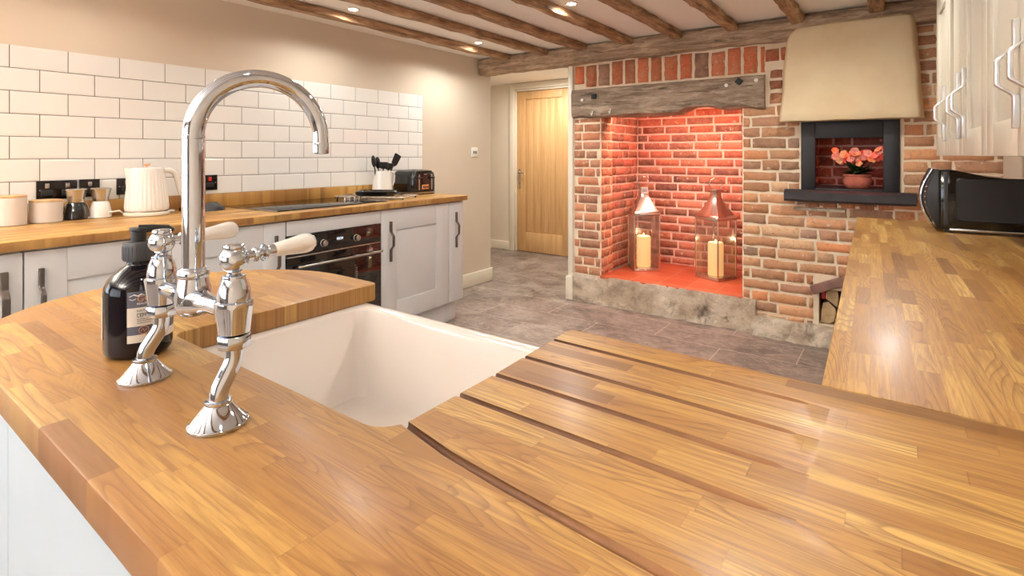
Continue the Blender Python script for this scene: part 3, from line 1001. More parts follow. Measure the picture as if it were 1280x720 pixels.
for k in range(5):
    a = 2 * PI * k / 5
    d = Vector((math.cos(a), math.sin(a), .35)).normalized(); sd = Vector((-math.sin(a), math.cos(a), 0))
    vs = []; fs = []
    for j in range(5):
        t = j / 4; w = .0135 * math.sin(PI * (.1 + .82 * t)); c = d * .024 * t + Vector((0, 0, -.006 * t * t))
        vs += [tuple(c - sd * w), tuple(c + Vector((0, 0, -.002))), tuple(c + sd * w)]
    for j in range(4):
        q = j * 3; fs += [(q, q + 1, q + 4, q + 3), (q + 1, q + 2, q + 5, q + 4)]
    n0 = len(vs); vs += [(x, y, z - .0012) for x, y, z in vs]; fs += [tuple(reversed([i + n0 for i in f])) for f in fs]
    fm.add(vs, fs, True)
fm.sphere((0, 0, .002), .004, 8, 6)
f0 = fm.build('bloom', M['petal'], pp)
f1 = fm.build('bloom', M['peach'], pp)
spots = []
for (cx, cz, n, rx, rz_) in ((-.095, .225, 7, .028, .022), (-.035, .20, 8, .04, .03), (.01, .235, 8, .035, .022), (.02, .185, 7, .035, .03), (.075, .21, 8, .03, .03), (.115, .225, 7, .02, .028), (-.08, .18, 4, .03, .01)):
    for k in range(n):
        spots.append((cx + rng.uniform(-rx, rx), rng.uniform(-.06, .03), cz + rng.uniform(-rz_, rz_)))
for i, p in enumerate(spots):
    o = f0 if i == 0 else (f1 if i == 1 else (f1 if i % 3 == 1 else f0).copy())
    if i > 1: C.objects.link(o); o.parent = pp
    o.location = p
    o.rotation_euler = (R(rng.uniform(35, 95)), R(rng.uniform(-30, 30)), rng.uniform(-.7, .7))

# ------------------------------------------------------------------ logs in the low opening
m = MB(); m.box(-.50, .25, 4.16, 4.66, 0.0, .128); m.box(-.50, -.44, 4.16, 4.66, .128, .50); m.box(.21, .25, 4.16, 4.66, .128, .5); m.box(-.5, .25, 4.62, 4.66, .128, .5); m.box(-.5, .25, 4.16, 4.66, .44, .5)
m.build('log_store_lining', M['soot'], brk)
b = Bricks((0, YF, 0), (1, 0, 0), (0, -1, 0))
b.build('spare_bricks', M['brick'], brk) if 0 else None
def skew_brick(x0, z0, x1, z1, th, y0, y1, name, parent, tone=(150, 112, 100)):
    """thick sloping brick of the small arch"""
    dx, dz = x1 - x0, z1 - z0; L = math.hypot(dx, dz); ux, uz = dx / L, dz / L; nx, nz = -uz, ux
    m = MB(); n = 8; vs = []; fs = []
    for i in range(n + 1):
        t = i / n
        for (h, y) in ((0, y0), (1, y0), (1, y1), (0, y1)):
            w = .003 * fbm((x0 + t * L, h, y), 30)
            vs.append((x0 + dx * t + nx * th * h + w, y + w, z0 + dz * t + nz * th * h + w))
    for i in range(n):
        for k in range(4):
            fs.append((i * 4 + k, i * 4 + (k + 1) % 4, (i + 1) * 4 + (k + 1) % 4, (i + 1) * 4 + k))
    fs += [(3, 2, 1, 0), tuple(n * 4 + k for k in range(4))]
    m.add(vs, fs)
    t = NT('arch_brick'); t.color(t.ramp(t.noise(14, 5), [(.3, tuple(c * .85 for c in tone)), (.7, tone)])); t.rough(.9); t.bump(t.noise(40, 4), .6, .004)
    return m.build(name, t.m, parent, bevel=.006)
skew_brick(-.452, .322, -.225, .425, .056, 3.915, 4.16, 'arch_brick', brk)
skew_brick(-.222, .425, .0, .46, .056, 3.92, 4.16, 'arch_brick', brk)
def log(pts, y0, depth, label):
    """split log: wedge section given in x,z; cut face to the room"""
    t = thing('log', label, 'log', (sum(p[0] for p in pts) / len(pts), y0, min(p[1] for p in pts)), 0, 'logs in the store below the oven')
    ox, oz = t.location.x, t.location.z
    n = len(pts)
    vs = []
    for k, y in enumerate((0, .005, depth)):
        f = .94 if k == 0 else 1
        cx = sum(p[0] for p in pts) / n; cz = sum(p[1] for p in pts) / n
        for (x, z) in pts: vs.append((cx + (x - cx) * f - ox, y, cz + (z - cz) * f - oz))
    mb = MB(); mb.add(vs, [(k * n + i, (k + 1) * n + i, (k + 1) * n + (i + 1) % n, k * n + (i + 1) % n) for k in (1,) for i in range(n)] + [tuple(2 * n + i for i in range(n))])
    mb.build('bark', M['bark'], t)
    mc = MB(); mc.add(vs[:2 * n], [tuple(reversed(range(n)))] + [(i, n + i, n + (i + 1) % n, (i + 1) % n) for i in range(n)])
    mc.build('cut_face', M['cutwood'], t)
log([(-.418, .135), (-.375, .130), (-.345, .150), (-.33, .205), (-.335, .235), (-.375, .275), (-.405, .262), (-.416, .2)], 3.975, .35, 'pale split log standing lowest in the small opening below the oven')
log([(-.392, .290), (-.325, .242), (-.318, .30), (-.322, .345), (-.36, .352), (-.388, .335)], 3.99, .33, 'split log wedged above the pale one, under the sloping brick')
log([(-.30, .13), (-.20, .13), (-.16, .18), (-.17, .27), (-.24, .30), (-.31, .24)], 4.0, .3, 'split log at the worktop side of the small opening')
log([(-.305, .325), (-.26, .30), (-.23, .34), (-.25, .395), (-.29, .385)], 4.0, .3, 'small round log at the top right of the small opening')
o = MB().box(-.415, -.393, 3.985, 4.2, .285, .345).build('firelighter_box', M['red'], bevel=.003)
tag(o, 'small red block tucked beside the logs', 'box')


# ------------------------------------------------------------------ tiled splashback
def bevel_tile(m, y0, y1, z0, z1, x):
    e = .008; h = .0042
    vs = [(x, y0, z0), (x, y1, z0), (x, y1, z1), (x, y0, z1),
          (x + .003, y0, z0), (x + .003, y1, z0), (x + .003, y1, z1), (x + .003, y0, z1)]
    ey = min(e, (y1 - y0) * .3)
    vs += [(x + h, y0 + ey, z0 + e), (x + h, y1 - ey, z0 + e), (x + h, y1 - ey, z1 - e), (x + h, y0 + ey, z1 - e)]
    fs = [(0, 1, 5, 4), (1, 2, 6, 5), (2, 3, 7, 6), (3, 0, 4, 7), (4, 5, 9, 8), (5, 6, 10, 9), (6, 7, 11, 10), (7, 4, 8, 11), (8, 9, 10, 11)]
    m.add(vs, fs)
TX = XL + .004
spl = thing('tile_splashback', 'cream white brick-pattern metro tiles with dark grout behind the worktop', 'splashback', (XL, 1.27, 1.0))
iv = Matrix.Translation((-XL, -1.27, -1.0))
m = MB(iv); PY, PZ = .2081, .1033; g = .0031
Y0, Y1 = -0.25, 3.136
for r in range(7):
    zt = 1.723 - r * PZ
    off = .585 - 5 * PY + (0 if r % 2 == 0 else PY * .5)
    k = 0
    while off + k * PY < Y1:
        a = max(Y0, off + k * PY) + g / 2; b_ = min(Y1, off + (k + 1) * PY) - g / 2
        if b_ - a > .012: bevel_tile(m, a, b_, zt - PZ + g / 2, zt - g / 2, TX)
        k += 1
m.build('tiles', M['tile'], spl)
MB(iv).box(XL + .0005, TX + .0012, Y0, Y1, 1.723 - 7 * PZ, 1.7215).build('grout', M['grout'], spl)

# ------------------------------------------------------------------ worktops
def runp(x, y): 
    p = FL @ Vector((x, y, 0)); return (p.x, p.y)
WL = 0.922
def arc(cx, cy, r, a0, a1, n):
    return [(cx + r * math.cos(R(a0 + (a1 - a0) * i / n)), cy + r * math.sin(R(a0 + (a1 - a0) * i / n))) for i in range(n + 1)]
e0 = runp(0, -1.0)
cxy = arc(-.03, 2.59, .03, 0, 90, 6)
poly = [(XL + .001, -.57), e0] + [runp(*p) for p in cxy] + [(XL + .001, 3.02)]
# object origin in the run frame so the staves follow the front edge
lw = thing('worktop', 'long oak stave worktop along the tiled wall holding the hob and kettle', 'worktop', (-2.503, .43, WL - .037), R(2.87))
inv = (Matrix.Translation((-2.503, .43, WL - .037)) @ Matrix.Rotation(R(2.87), 4, 'Z')).inverted()
MB(inv).prism([(x, y) for x, y in poly], WL - .037, WL).build('board', M['oakL'], lw, bevel=.003)
us = MB(Matrix.Translation((-XL, -1.4, -WL))).box(XL + .001, XL + .020, -.25, 3.02, WL + .0005, 1.0).build('upstand', M['oakL'], None, bevel=.002)
us.location = (XL, 1.4, WL)
tag(us, 'low oak upstand strip along the foot of the tiles', 'upstand')

PW = .91
def pen_poly():
    p = [(.565, .170), (-1.19, .170)]
    p += arc(-1.19, .514, .344, 270, 90, 40)[1:]
    p = p[:2] + p[2:]
    p += [(-1.065, .858), (-1.045, .855), (-1.036, .846)]
    p += [(-1.034, .430)] + arc(-1.012, .422, .022, 180, 270, 6)
    p += arc(-.510, .440, .040, 270, 350, 6)
    p += [(-.472, .60), (-.482, .826), (-.478, .836), (-.470, .838), (.565, .838)]
    return p
pn = thing('peninsula_worktop', 'large oak stave peninsula worktop with sink cut-out and drainer grooves', 'worktop', (-.4, .5, PW - .041))
iv = Matrix.Translation((.4, -.5, -(PW - .041)))
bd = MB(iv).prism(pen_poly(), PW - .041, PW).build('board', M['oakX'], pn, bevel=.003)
# drainer grooves: sloping round-bottomed channels cut into the board
cut = MB(iv)
for (ya, yb, xa, xb, r, dp) in ((.428, .383, -.53, -.075, .0062, .0052), (.522, .513, -.53, -.072, .0058, .0044), (.600, .592, -.53, -.072, .0058, .0044), (.680, .672, -.53, -.072, .0055, .004), (.772, .762, -.53, -.070, .0055, .004)):
    zc = PW + r
    n = 14
    if r > .006: path = [(xa, .437), (-.470, .428), (-.387, .411), (-.30, .401), (-.20, .393), (-.11, .386), (xb, .383)]
    else: path = [(xa + (xb - xa) * i / 20, ya + (yb - ya) * i / 20) for i in range(21)]
    pts = []
    L = xb + .47
    for (px_, py_) in path:
        t = max(0, (px_ + .47) / L)
        pts.append((px_, py_, PW + r - (dp * 1.9 * (1 - t) + .0048 * t) * (1 if t < .93 else .05)))
    cut.tube(pts, r, 16)
co = cut.build('cutter', M['oakD'])
co.parent = pn
bo = bd.modifiers.new('grooves', 'BOOLEAN'); bo.operation = 'DIFFERENCE'; bo.object = co; bo.solver = 'EXACT'; bo.material_mode = 'TRANSFER'
freeze(bd)
bpy.data.objects.remove(co)
for p_ in bd.data.polygons: p_.use_smooth = True
bd.data.set_sharp_from_angle(angle=R(30))

rw = thing('side_worktop', 'oak stave worktop on the right under the wall cabinets holding the microwave', 'worktop', (-.13, 2.0, PW - .041), R(2.16))
inv = (Matrix.Translation((-.13, 2.0, PW - .041)) @ Matrix.Rotation(R(2.16), 4, 'Z')).inverted()
MB(inv).prism([(-.087, .8388), (.57, .8388), (.482, 3.225), (-.165, 3.20), (-.175, 3.19)], PW - .041, PW - .0002).build('board', M['oakY'], rw, bevel=.002)

# ------------------------------------------------------------------ joinery helpers
def bow_handle(parent, y, z0, z1, xf, side, mat, w=.013, out=.030):
    L = z1 - z0; t = .0045; f = .007
    def ease(a, b, u0, u1, n=7):
        return [(a + (b - a) * (.5 - .5 * math.cos(PI * k / n)), z0 + (u0 + (u1 - u0) * k / n) * L) for k in range(n + 1)]
    up_ = ease(f, out, .28, .42); dn_ = ease(out, f, .62, .76)
    cl = [(f, z0)] + up_ + dn_ + [(f, z1)]
    outer = [(x + t, z) for x, z in cl]; inner = [(x - t, z) for x, z in cl]
    inner[0] = (0, z0); inner[1] = (0, inner[1][1]); inner[2] = (.001, inner[2][1]); inner[-3] = (.001, inner[-3][1]); inner[-2] = (0, inner[-2][1]); inner[-1] = (0, z1)
    poly = [(xf + side * x, z) for x, z in outer + inner[::-1]]
    return MB().sweep_poly(poly, 'Y', y - w / 2, y + w / 2).build('handle', mat, parent, bevel=.0015)
def shaker(parent, y0, y1, z0, z1, xf, side, mat, frame=.125, th=.020, gap=.0015, name='door'):
    """framed door, front face at x = xf looking along side*x"""
    a, b_ = y0 + gap, y1 - gap; x1, x2 = sorted((xf, xf - side * th)); m = MB()
    m.box(x1, x2, a, a + frame, z0, z1); m.box(x1, x2, b_ - frame, b_, z0, z1)
    m.box(x1, x2, a + frame + .0004, b_ - frame - .0004, z0, z0 + frame); m.box(x1, x2, a + frame + .0004, b_ - frame - .0004, z1 - frame, z1)
    q1, q2 = sorted((xf - side * .010, xf - side * .015))
    m.box(q1, q2, a + frame - .005, b_ - frame + .005, z0 + frame - .005, z1 - frame + .005)
    return m.build(name, mat, parent, bevel=.0014)

# ------------------------------------------------------------------ left run base cabinets
xf = -.022
def carcass(t, y0, y1, depth=.54, mat=None, z0=.15, z1=.883):
    m = MB(); q = .018
    m.box(xf - .022 - depth, xf - .0215, y0 + .001, y0 + q, z0, z1); m.box(xf - .022 - depth, xf - .0215, y1 - q, y1 - .001, z0, z1)
    m.box(xf - .022 - depth, xf - .0215, y0 + q, y1 - q, z0, z0 + q); m.box(xf - .022 - depth, xf - .022 - depth + .008, y0 + q, y1 - q, z0, z1)
    m.box(xf - .022 - depth, xf - .0215, y0 + q, y1 - q, z1 - q, z1)
    return m.build('carcass', mat or M['cab'], t)
def local_thing(name, label, cat, y0, y1, group=None):
    t = run_thing(FL, 2.87, name, label, cat, 0, (y0 + y1) / 2, 0, group)
    return t, -(y0 + y1) / 2
def shifted(o, dy):
    o.location.y = dy; return o
def plinth(t, y0, y1, dy):
    shifted(MB().box(xf - .065, xf - .045, y0, y1, 0, .148).build('plinth', M['cab'], t), dy)
G = 'pale painted base cabinets on the tiled side'
t, dy = local_thing('base_cabinet', 'pale grey base cabinet at the left edge with a steel bow handle', 'cabinet', -1.0, .066, G)
for (a, b_) in ((-1.0, -.47), (-.47, .066)):
    dd = shifted(shaker(t, a, b_, .15, .876, xf, 1, M['cab'], frame=.12), dy)
    bow_handle(dd, b_ - .052 if b_ > 0 else a + .05, .57, .815, xf, 1, M['pewter'], w=.022)
shifted(carcass(t, -1.0, .066), dy); plinth(t, -1.0, .066, dy)
t, dy = local_thing('base_cabinet', 'pale grey double base cabinet between the left edge and the oven, below the kettle', 'cabinet', .068, 1.101, G)
for (a, b_, h) in ((.068, .554, .115), (.554, 1.101, 1.046)):
    dd = shifted(shaker(t, a, b_, .15, .876, xf, 1, M['cab'], frame=.122), dy)
    bow_handle(dd, h, .555, .812, xf, 1, M['pewter'], w=.016)
shifted(carcass(t, .068, 1.101), dy); plinth(t, .068, 1.101, dy)
t, dy = local_thing('base_cabinet', 'pale grey single-door base cabinet right of the oven', 'cabinet', 1.757, 2.407, G)
dd = shifted(shaker(t, 1.757, 2.407, .15, .876, xf, 1, M['cab'], frame=.132), dy)
bow_handle(dd, 1.836, .547, .802, xf, 1, M['pewter'], w=.016)
shifted(carcass(t, 1.757, 2.407), dy); plinth(t, 1.757, 2.407, dy)
# curved end unit
t, dy = local_thing('curved_cabinet', 'curved end base cabinet with narrow rounded door at the end of the run', 'cabinet', 2.409, 2.72, G)
def curve_strip(name, ya, yb, r, z0, z1, th, xo, mat, par, inset=0):
    out_ = [(xo, ya)] + [(xo - r + r * math.cos(R(a)), yb + r * math.sin(R(a))) for a in range(0, 91, 6)] + [(xo - .48, yb + r)]
    inn = [(xo - th, ya)] + [(xo - r + (r - th) * math.cos(R(a)), yb + (r - th) * math.sin(R(a))) for a in range(0, 91, 6)] + [(xo - .48, yb + r - th)]
    return MB().prism(out_ + inn[::-1], z0, z1).build(name, mat, par, bevel=.0015)
dd = shifted(curve_strip('door', 2.4105, 2.535, .10, .15, .876, .02, xf, M['cab'], t), dy)
bow_handle(dd, 2.49, .543, .804, xf, 1, M['pewter'], w=.016)
shifted(curve_strip('plinth', 2.4105, 2.50, .10, 0, .148, .018, xf - .045, M['cab'], t), dy)
m = MB(); m.prism([(xf - .022, 2.415)] + [(xf - .11 + .085 * math.cos(R(a)), 2.535 + .07 * math.sin(R(a))) for a in range(0, 91, 10)] + [(-.56, 2.6), (-.56, 2.415)], .155, .883)
shifted(m.build('carcass', M['cab'], t), dy)

# built-in oven
t, dy = local_thing('built_in_oven', 'black glass built-in oven with steel handle bar under the hob', 'oven', 1.104, 1.755)
oy0, oy1 = 1.106, 1.753
def put(o): o.location.y = dy; return o
put(MB().box(xf - .02, xf, oy0, oy1, .800, .876).build('filler_panel', M['cab'], t, bevel=.0012))
put(MB().box(xf - .53, xf - .021, oy0 + .01, oy1 - .01, .16, .80).build('body', M['blackmatt'], t))
fa = put(MB().box(xf - .02, xf + .003, oy0, oy1, .690, .797).build('control_panel', M['blackgloss'], t, bevel=.001))
put(MB().box(xf - .01, xf + .008, oy0, oy1, .682, .6895).build('trim_strip', M['steel'], t, bevel=.0008))
dr = put(MB().box(xf - .02, xf + .004, oy0, oy1, .215, .680).build('oven_door', M['blackgloss'], t, bevel=.001))
q = MB(); q.tube([(xf + .040, oy0 + .04, .634), (xf + .040, oy1 - .02, .634)], .0075, 16)
for yy in (oy0 + .07, oy1 - .05): q.tube([(xf, yy, .634), (xf + .040, yy, .634)], .006, 12)
hb = q.build('handle', M['steel'], dr)
q = MB(); 
for k in range(9): q.box(xf + .0043, xf + .0050, 1.556, 1.568, .46 + k * .012, .466 + k * .012)
q.box(xf + .0043, xf + .0049, 1.55, 1.552, .45, .58)  # steel strips imitating an upright reflection in the door glass
q.build('reflection_marks', M['steel'], dr)
for yy in (1.327, 1.557):
    k = MB().lathe([(.021, 0), (.021, .004), (.017, .006), (.0165, .024), (.014, .026), (.001, .0265)], (xf + .003, yy, .736), (1, 0, 0), 32).build('knob', M['steel'], t); put(k)
cm = text_mesh('10:24', .021)
cl = bpy.data.objects.new('clock_display', cm); C.objects.link(cl); cl.parent = t
cm.materials.append(M['clock'])
cl.matrix_local = Matrix.Translation((xf + .0042, 1.440 + dy, .741)) @ Matrix.Rotation(R(90), 4, 'Z') @ Matrix.Rotation(R(90), 4, 'X')
put(MB().box(xf - .02, xf, oy0, oy1, .15, .212).build('lower_panel', M['cab'], t, bevel=.0012))
put(MB().box(xf - .065, xf - .045, oy0, oy1, 0, .148).build('plinth', M['cab'], t))

# ------------------------------------------------------------------ hob
t = run_thing(FL, 2.87, 'ceramic_hob', 'wide black glass hob with four steel knobs set in the worktop', 'hob', -.362, 1.488, WL)
MB().box(-.262, .262, -.385, .385, .0005, .006).build('glass_top', M['hobglass'], t, bevel=.002)
for s_ in (-1, 1): MB().box(-.266, .266, min(s_ * .385, s_ * .392), max(s_ * .385, s_ * .392), 0, .0075).build('edge_trim', M['steel'], t, bevel=.001)
for k in range(4):
    MB().lathe([(.0165, .006), (.0165, .010), (.013, .012), (.0125, .027), (.010, .029), (.001, .0295)], (.045 - .012 * 0, .235 + k * .038, 0), (0, 0, 1), 24).build('knob', M['steel'], t)

# rack and black tray
rk = thing('wire_rack', 'low patterned wire rack lying across the right end of the hob', 'rack', (-2.915, 2.40, WL + .006), R(24))
q = MB(); Lx, Ly = .25, .115; zz = .016
q.tube([(-Lx, -Ly, zz), (Lx, -Ly, zz), (Lx, Ly, zz), (-Lx, Ly, zz), (-Lx, -Ly, zz)], .0035, 8)
for k in range(1, 18): q.tube([(-Lx + k * 2 * Lx / 18, -Ly, zz), (-Lx + k * 2 * Lx / 18, Ly, zz)], .0018, 6)
for k in range(18): q.tube([(-Lx + (k + .5) * 2 * Lx / 18 - .010, -Ly - .002, zz), (-Lx + (k + .5) * 2 * Lx / 18, -Ly - .006, zz - .012), (-Lx + (k + .5) * 2 * Lx / 18 + .010, -Ly - .002, zz)], .0018, 6)
q.build('grid', M['steel'], rk)
for sx in (-1, 1):
    for sy in (-1, 1):
        MB().lathe([(.005, .0), (.006, .004), (.004, .016)], (sx * (Lx - .012), sy * (Ly - .008), -.0), (0, 0, 1), 12).build('foot', M['blackmatt'], rk)
def rrect(hx, hy, r, n=6):
    return arc(hx - r, hy - r, r, 0, 90, n) + arc(-hx + r, hy - r, r, 90, 180, n) + arc(-hx + r, -hy + r, r, 180, 270, n) + arc(hx - r, -hy + r, r, 270, 360, n)
tr = thing('griddle_tray', 'glossy black flat griddle with rounded ends lying on the wire rack', 'griddle', (-2.895, 2.385, WL + .0255), R(35))
def loft(m, rings, cap=True, smooth=True):
    n = len(rings[0]); vs = [p for r in rings for p in r]; fs = []
    for j in range(len(rings) - 1):
        for i in range(n):
            k = (i + 1) % n; fs.append((j * n + i, j * n + k, (j + 1) * n + k, (j + 1) * n + i))
    if cap: fs.append(tuple(reversed(range(n)))); fs.append(tuple(range((len(rings) - 1) * n, len(rings) * n)))
    return m.add(vs, fs, smooth)
def ring(hx, hy, r, z, cx=0, cy=0, n=6): return [(cx + x, cy + y, z) for x, y in rrect(hx, hy, r, n)]
q = MB(); loft(q, [ring(.125, .075, .045, 0), ring(.137, .087, .055, .008), ring(.140, .090, .058, .028), ring(.136, .086, .055, .034), ring(.128, .078, .05, .0345), ring(.124, .074, .046, .029)])
q.build('tray', M['blackgloss'], tr)
MB().box(.139, .160, -.03, .03, .012, .020).build('grip', M['blackmatt'], tr, bevel=.003)

# ------------------------------------------------------------------ sockets and switch
def socket(y0, y1, z0, z1, label, double=False, neon=False):
    t = thing('wall_socket', label, 'socket', (XL + .006, (y0 + y1) / 2, z0), 0, 'dark nickel sockets on the tiles')
    w = (y1 - y0) / 2; h = z1 - z0
    MB().box(.002, .011, -w, w, 0, h).build('plate', M['socket'], t, bevel=.002)
    for s in ((-.5, .5) if double else (0,)):
        c = s * w
        MB().box(.011, .0135, c - .022, c + .022, h * .18, h * .52).build('outlet', M['blackmatt'], t, bevel=.001)
        MB().box(.011, .016, c - .008, c + .008, h * .60, h * .86).build('rocker', M['red'] if neon else M['steel'], t, bevel=.001)
    for s in (-1, 1): MB().lathe([(.003, 0), (.003, .0015)], (.011, s * (w - .012), h / 2), (1, 0, 0), 10).build('screw', M['steel'], t)
    return t
socket(.675, .826, 1.016, 1.104, 'wide dark nickel double socket behind the two small mills', True)
socket(.834, .916, 1.020, 1.106, 'single dark socket touching the right side of the double one')
socket(.986, 1.072, 1.022, 1.106, 'single dark socket partly hidden behind the kettle spout')
socket(1.395, 1.480, 1.022, 1.110, 'dark cooker switch with a red rocker right of the tap column', False, True)
t = thing('light_switch', 'white light switch on the cream wall beyond the worktop', 'switch', (XL, 3.812, 1.208))
MB().box(.0, .009, -.043, .043, 0, .088).build('plate', M['switchwhite'], t, bevel=.003)
for s in (-.014, .014): MB().box(.009, .014, s - .006, s + .006, .030, .056).build('rocker', M['pewter'], t, bevel=.001)

# ------------------------------------------------------------------ things on the cooking side worktop
def canister(x, y, r, h, label):
    t = thing('canister', label, 'canister', (x, y, WL), 0, 'pale canisters on the worktop')
    MB().lathe([(r - .004, 0), (r, .003), (r, h - .002), (r - .002, h), (.001, h)], seg=48).build('jar', M['stone'], t)
    MB().lathe([(r - .001, h + .0005), (r, h + .002), (r, h + .007), (r - .002, h + .009), (.001, h + .009)], seg=48).build('lid', M['lidwood'], t)
canister(-3.092, .562, .0555, .120, 'taller pale canister with wooden lid at the left edge')
canister(-3.118, .687, .0590, .092, 'shorter pale canister with wooden lid beside the small mills')

def mill(x, y, base, label, clear):
    t = thing('spice_mill', label, 'mill', (x, y, WL), 0, 'pair of small mills with flared steel tops')
    MB().lathe([(.040, 0), (.045, .004), (.044, .030), (.036, .070), (.030, .080), (.001, .080)], seg=32).build('jar', base, t)
    MB().lathe([(.030, .0805), (.032, .084), (.033, .100), (.041, .134), (.043, .140), (.040, .143), (.036, .139), (.001, .137)], seg=32).build('steel_top', M['steel'], t)
    if clear:
        for s in (-1, 1):
            MB().tube([(0, s * .033, .078), (0, s * .044, .06), (.004, s * .052, .02), (.004, s * .050, .002)], .0035, 8).build('side_rib', M['steel'], t)
mill(-3.135, .800, M['blackgloss'], 'small mill with flared steel top and dark glass base', True)
mill(-3.128, .893, M['porcelain'], 'small mill with flared steel top and white base', False)

# kettle
kt = thing('kettle', 'white ribbed electric kettle with curved handle on its base', 'kettle', (-3.080, 1.072, WL))
MB().lathe([(.092, 0), (.098, .003), (.098, .014), (.094, .018), (.001, .018)], seg=48).build('base', M['cream'], kt)
MB().lathe([(.0925, .0185), (.0925, .0225), (.001, .0225)], seg=48).build('metal_ring', M['nickel'], kt)
m = MB()
prof = [(.088, .023), (.093, .028), (.0945, .045), (.091, .09), (.085, .14), (.079, .19), (.0755, .225), (.0745, .235)]
N_ = 192
vs = []; fs = []
for j, (r, z) in enumerate(prof):
    for i in range(N_):
        a = 2 * PI * i / N_
        fl = .0013 * math.cos(a * 32) if 0 < j < 6 else 0
        rr = r + fl
        sp = max(0, math.cos(a + PI / 2)) ** 14      # spout towards -y
        rr += sp * max(0, (z - .16)) * .34
        vs.append((rr * math.cos(a), rr * math.sin(a), z + (sp * .004 if j == len(prof) - 1 else 0)))
for j in range(len(prof) - 1):
    for i in range(N_): fs.append((j * N_ + i, j * N_ + (i + 1) % N_, (j + 1) * N_ + (i + 1) % N_, (j + 1) * N_ + i))
fs.append(tuple(reversed(range(N_)))); fs.append(tuple(range((len(prof) - 1) * N_, len(prof) * N_)))
m.add(vs, fs, True); m.build('body', M['porcelain'], kt)
ld = MB().lathe([(.070, .2352), (.066, .240), (.03, .244), (.001, .245)], seg=40).build('lid', M['porcelain'], kt)
q = MB(); q.lathe([(.006, .244), (.005, .250), (.001, .251)], seg=12); q.tube([(-.006, -.012, .252), (0, 0, .254), (.006, .014, .256)], .0045, 8); q.build('lid_knob', M['inkgold'], ld)
MB().tube([(0, .070, .222), (0, .100, .226), (0, .128, .212), (.0, .142, .175), (.0, .150, .13), (0, .158, .095), (0, .156, .088)], [.014, .015, .015, .0145, .013, .011, .006], 14, flat=1.3).build('handle', M['porcelain'], kt)
MB().box(-.012, .012, .098, .125, .006, .017).build('power_switch', M['cablewhite'], kt, bevel=.003)
MB().tube([(-.02, -.090, .010), (-.01, -.115, .030), (-.012, -.15, .026), (-.03, -.20, .006), (-.05, -.26, .004), (-.08, -.33, .004), (-.115, -.36, .01), (-.117, -.355, .09)], .0042, 8).build('cable', M['cablewhite'], kt)
o = thing('charger_plug', 'small black plug lying right of the kettle base', 'plug', (-3.135, 1.275, WL))
q = MB(); loft(q, [ring(.02, .026, .01, 0), ring(.023, .029, .012, .006), ring(.021, .027, .012, .018), ring(.014, .020, .009, .022)]); q.build('plug_body', M['blackmatt'], o)
MB().tube([(0, .028, .008), (.01, .07, .005), (.03, .12, .004)], .003, 8).build('lead', M['blackmatt'], o)
o = thing('oven_glove', 'small crumpled dark grey cloth lying behind the tap column', 'cloth', (-3.03, 1.36, WL))
q = MB(); vs = []; fs = []; nA, nB = 20, 8
for j in range(nB + 1):
    for i in range(nA):
        a = 2 * PI * i / nA; t_ = j / nB
        r = (1 - .0) * math.cos(t_ * PI / 2) + .0001
        w = 1 + .25 * fbm((math.cos(a), math.sin(a), t_), 1.6)
        vs.append((.045 * r * w * math.cos(a), .062 * r * w * math.sin(a), .045 * math.sin(t_ * PI / 2) * (1 + .3 * fbm((math.cos(a) * r, math.sin(a) * r, 2), 1.5))))
for j in range(nB):
    for i in range(nA): fs.append((j * nA + i, j * nA + (i + 1) % nA, (j + 1) * nA + (i + 1) % nA, (j + 1) * nA + i))
fs.append(tuple(reversed(range(nA)))); q.add(vs, fs, True); q.build('folded_cloth', M['darkgrey'], o)

# jug with utensils
jg = thing('ceramic_jug', 'white ceramic jug holding black utensils beside the toaster', 'jug', (-3.095, 2.600, WL))
MB().lathe([(.068, 0), (.074, .004), (.076, .03), (.072, .09), (.066, .14), (.063, .185), (.059, .187), (.059, .18), (.066, .10), (.066, .012), (.001, .010)], seg=40).build('body', M['porcelain'], jg)
MB().tube([(0.01, .060, .172), (.01, .088, .176), (.01, .104, .150), (.01, .100, .105), (.01, .084, .075), (0.01, .070, .068)], [.007] * 6, 12, flat=1.4).build('handle', M['porcelain'], jg)
def utensil(kind, base, top, label, name):
    t = thing(name, label, 'utensil', tuple(Vector(jg.location) + Vector(base)), 0, 'black utensils in the white jug')
    d = (Vector(top) - Vector(base)); L = d.length
    q = d.to_track_quat('Z', 'X').to_matrix().to_4x4()
    MB(q).tube([(0, 0, 0), (0, 0, L * .6), (0, 0, L * .8)], [.005, .0055, .004], 10).build('shaft', M['blackmatt'], t)
    m = MB(q @ Matrix.Translation((0, 0, L * .78)))
    if kind == 'spoon': m.sphere((0, 0, .04), .03, 16, 10, (.8, .22, 1.5))
    elif kind == 'ladle':
        m.lathe([(.004, 0), (.028, .010), (.036, .030), (.037, .052), (.033, .052), (.03, .03), (.001, .012)], seg=20)
    else:
        loft(m, [ring(.012, .003, .002, 0), ring(.026, .003, .002, .02), ring(.030, .003, .002, .09), ring(.026, .003, .002, .096)])
    m.build('head', M['blackmatt'] if kind != 'whisk' else M['steel'], t)
utensil('spoon', (-.01, -.03, .015), (0, -.085, .275), 'black spoon leaning left in the white jug', 'serving_spoon')
utensil('ladle', (0, .0, .015), (.01, .0, .25), 'black slotted ladle standing upright in the white jug', 'ladle')
utensil('turner', (.0, -.02, .015), (0.02, .12, .28), 'black turner leaning right in the white jug', 'turner')
utensil('ladle', (.012, .02, .015), (.03, .035, .24), 'black ladle just right of the upright slotted one', 'ladle')
utensil('spoon', (-.02, .0, .015), (-.02, -.03, .26), 'black spoon behind the slotted ladle in the jug', 'serving_spoon')

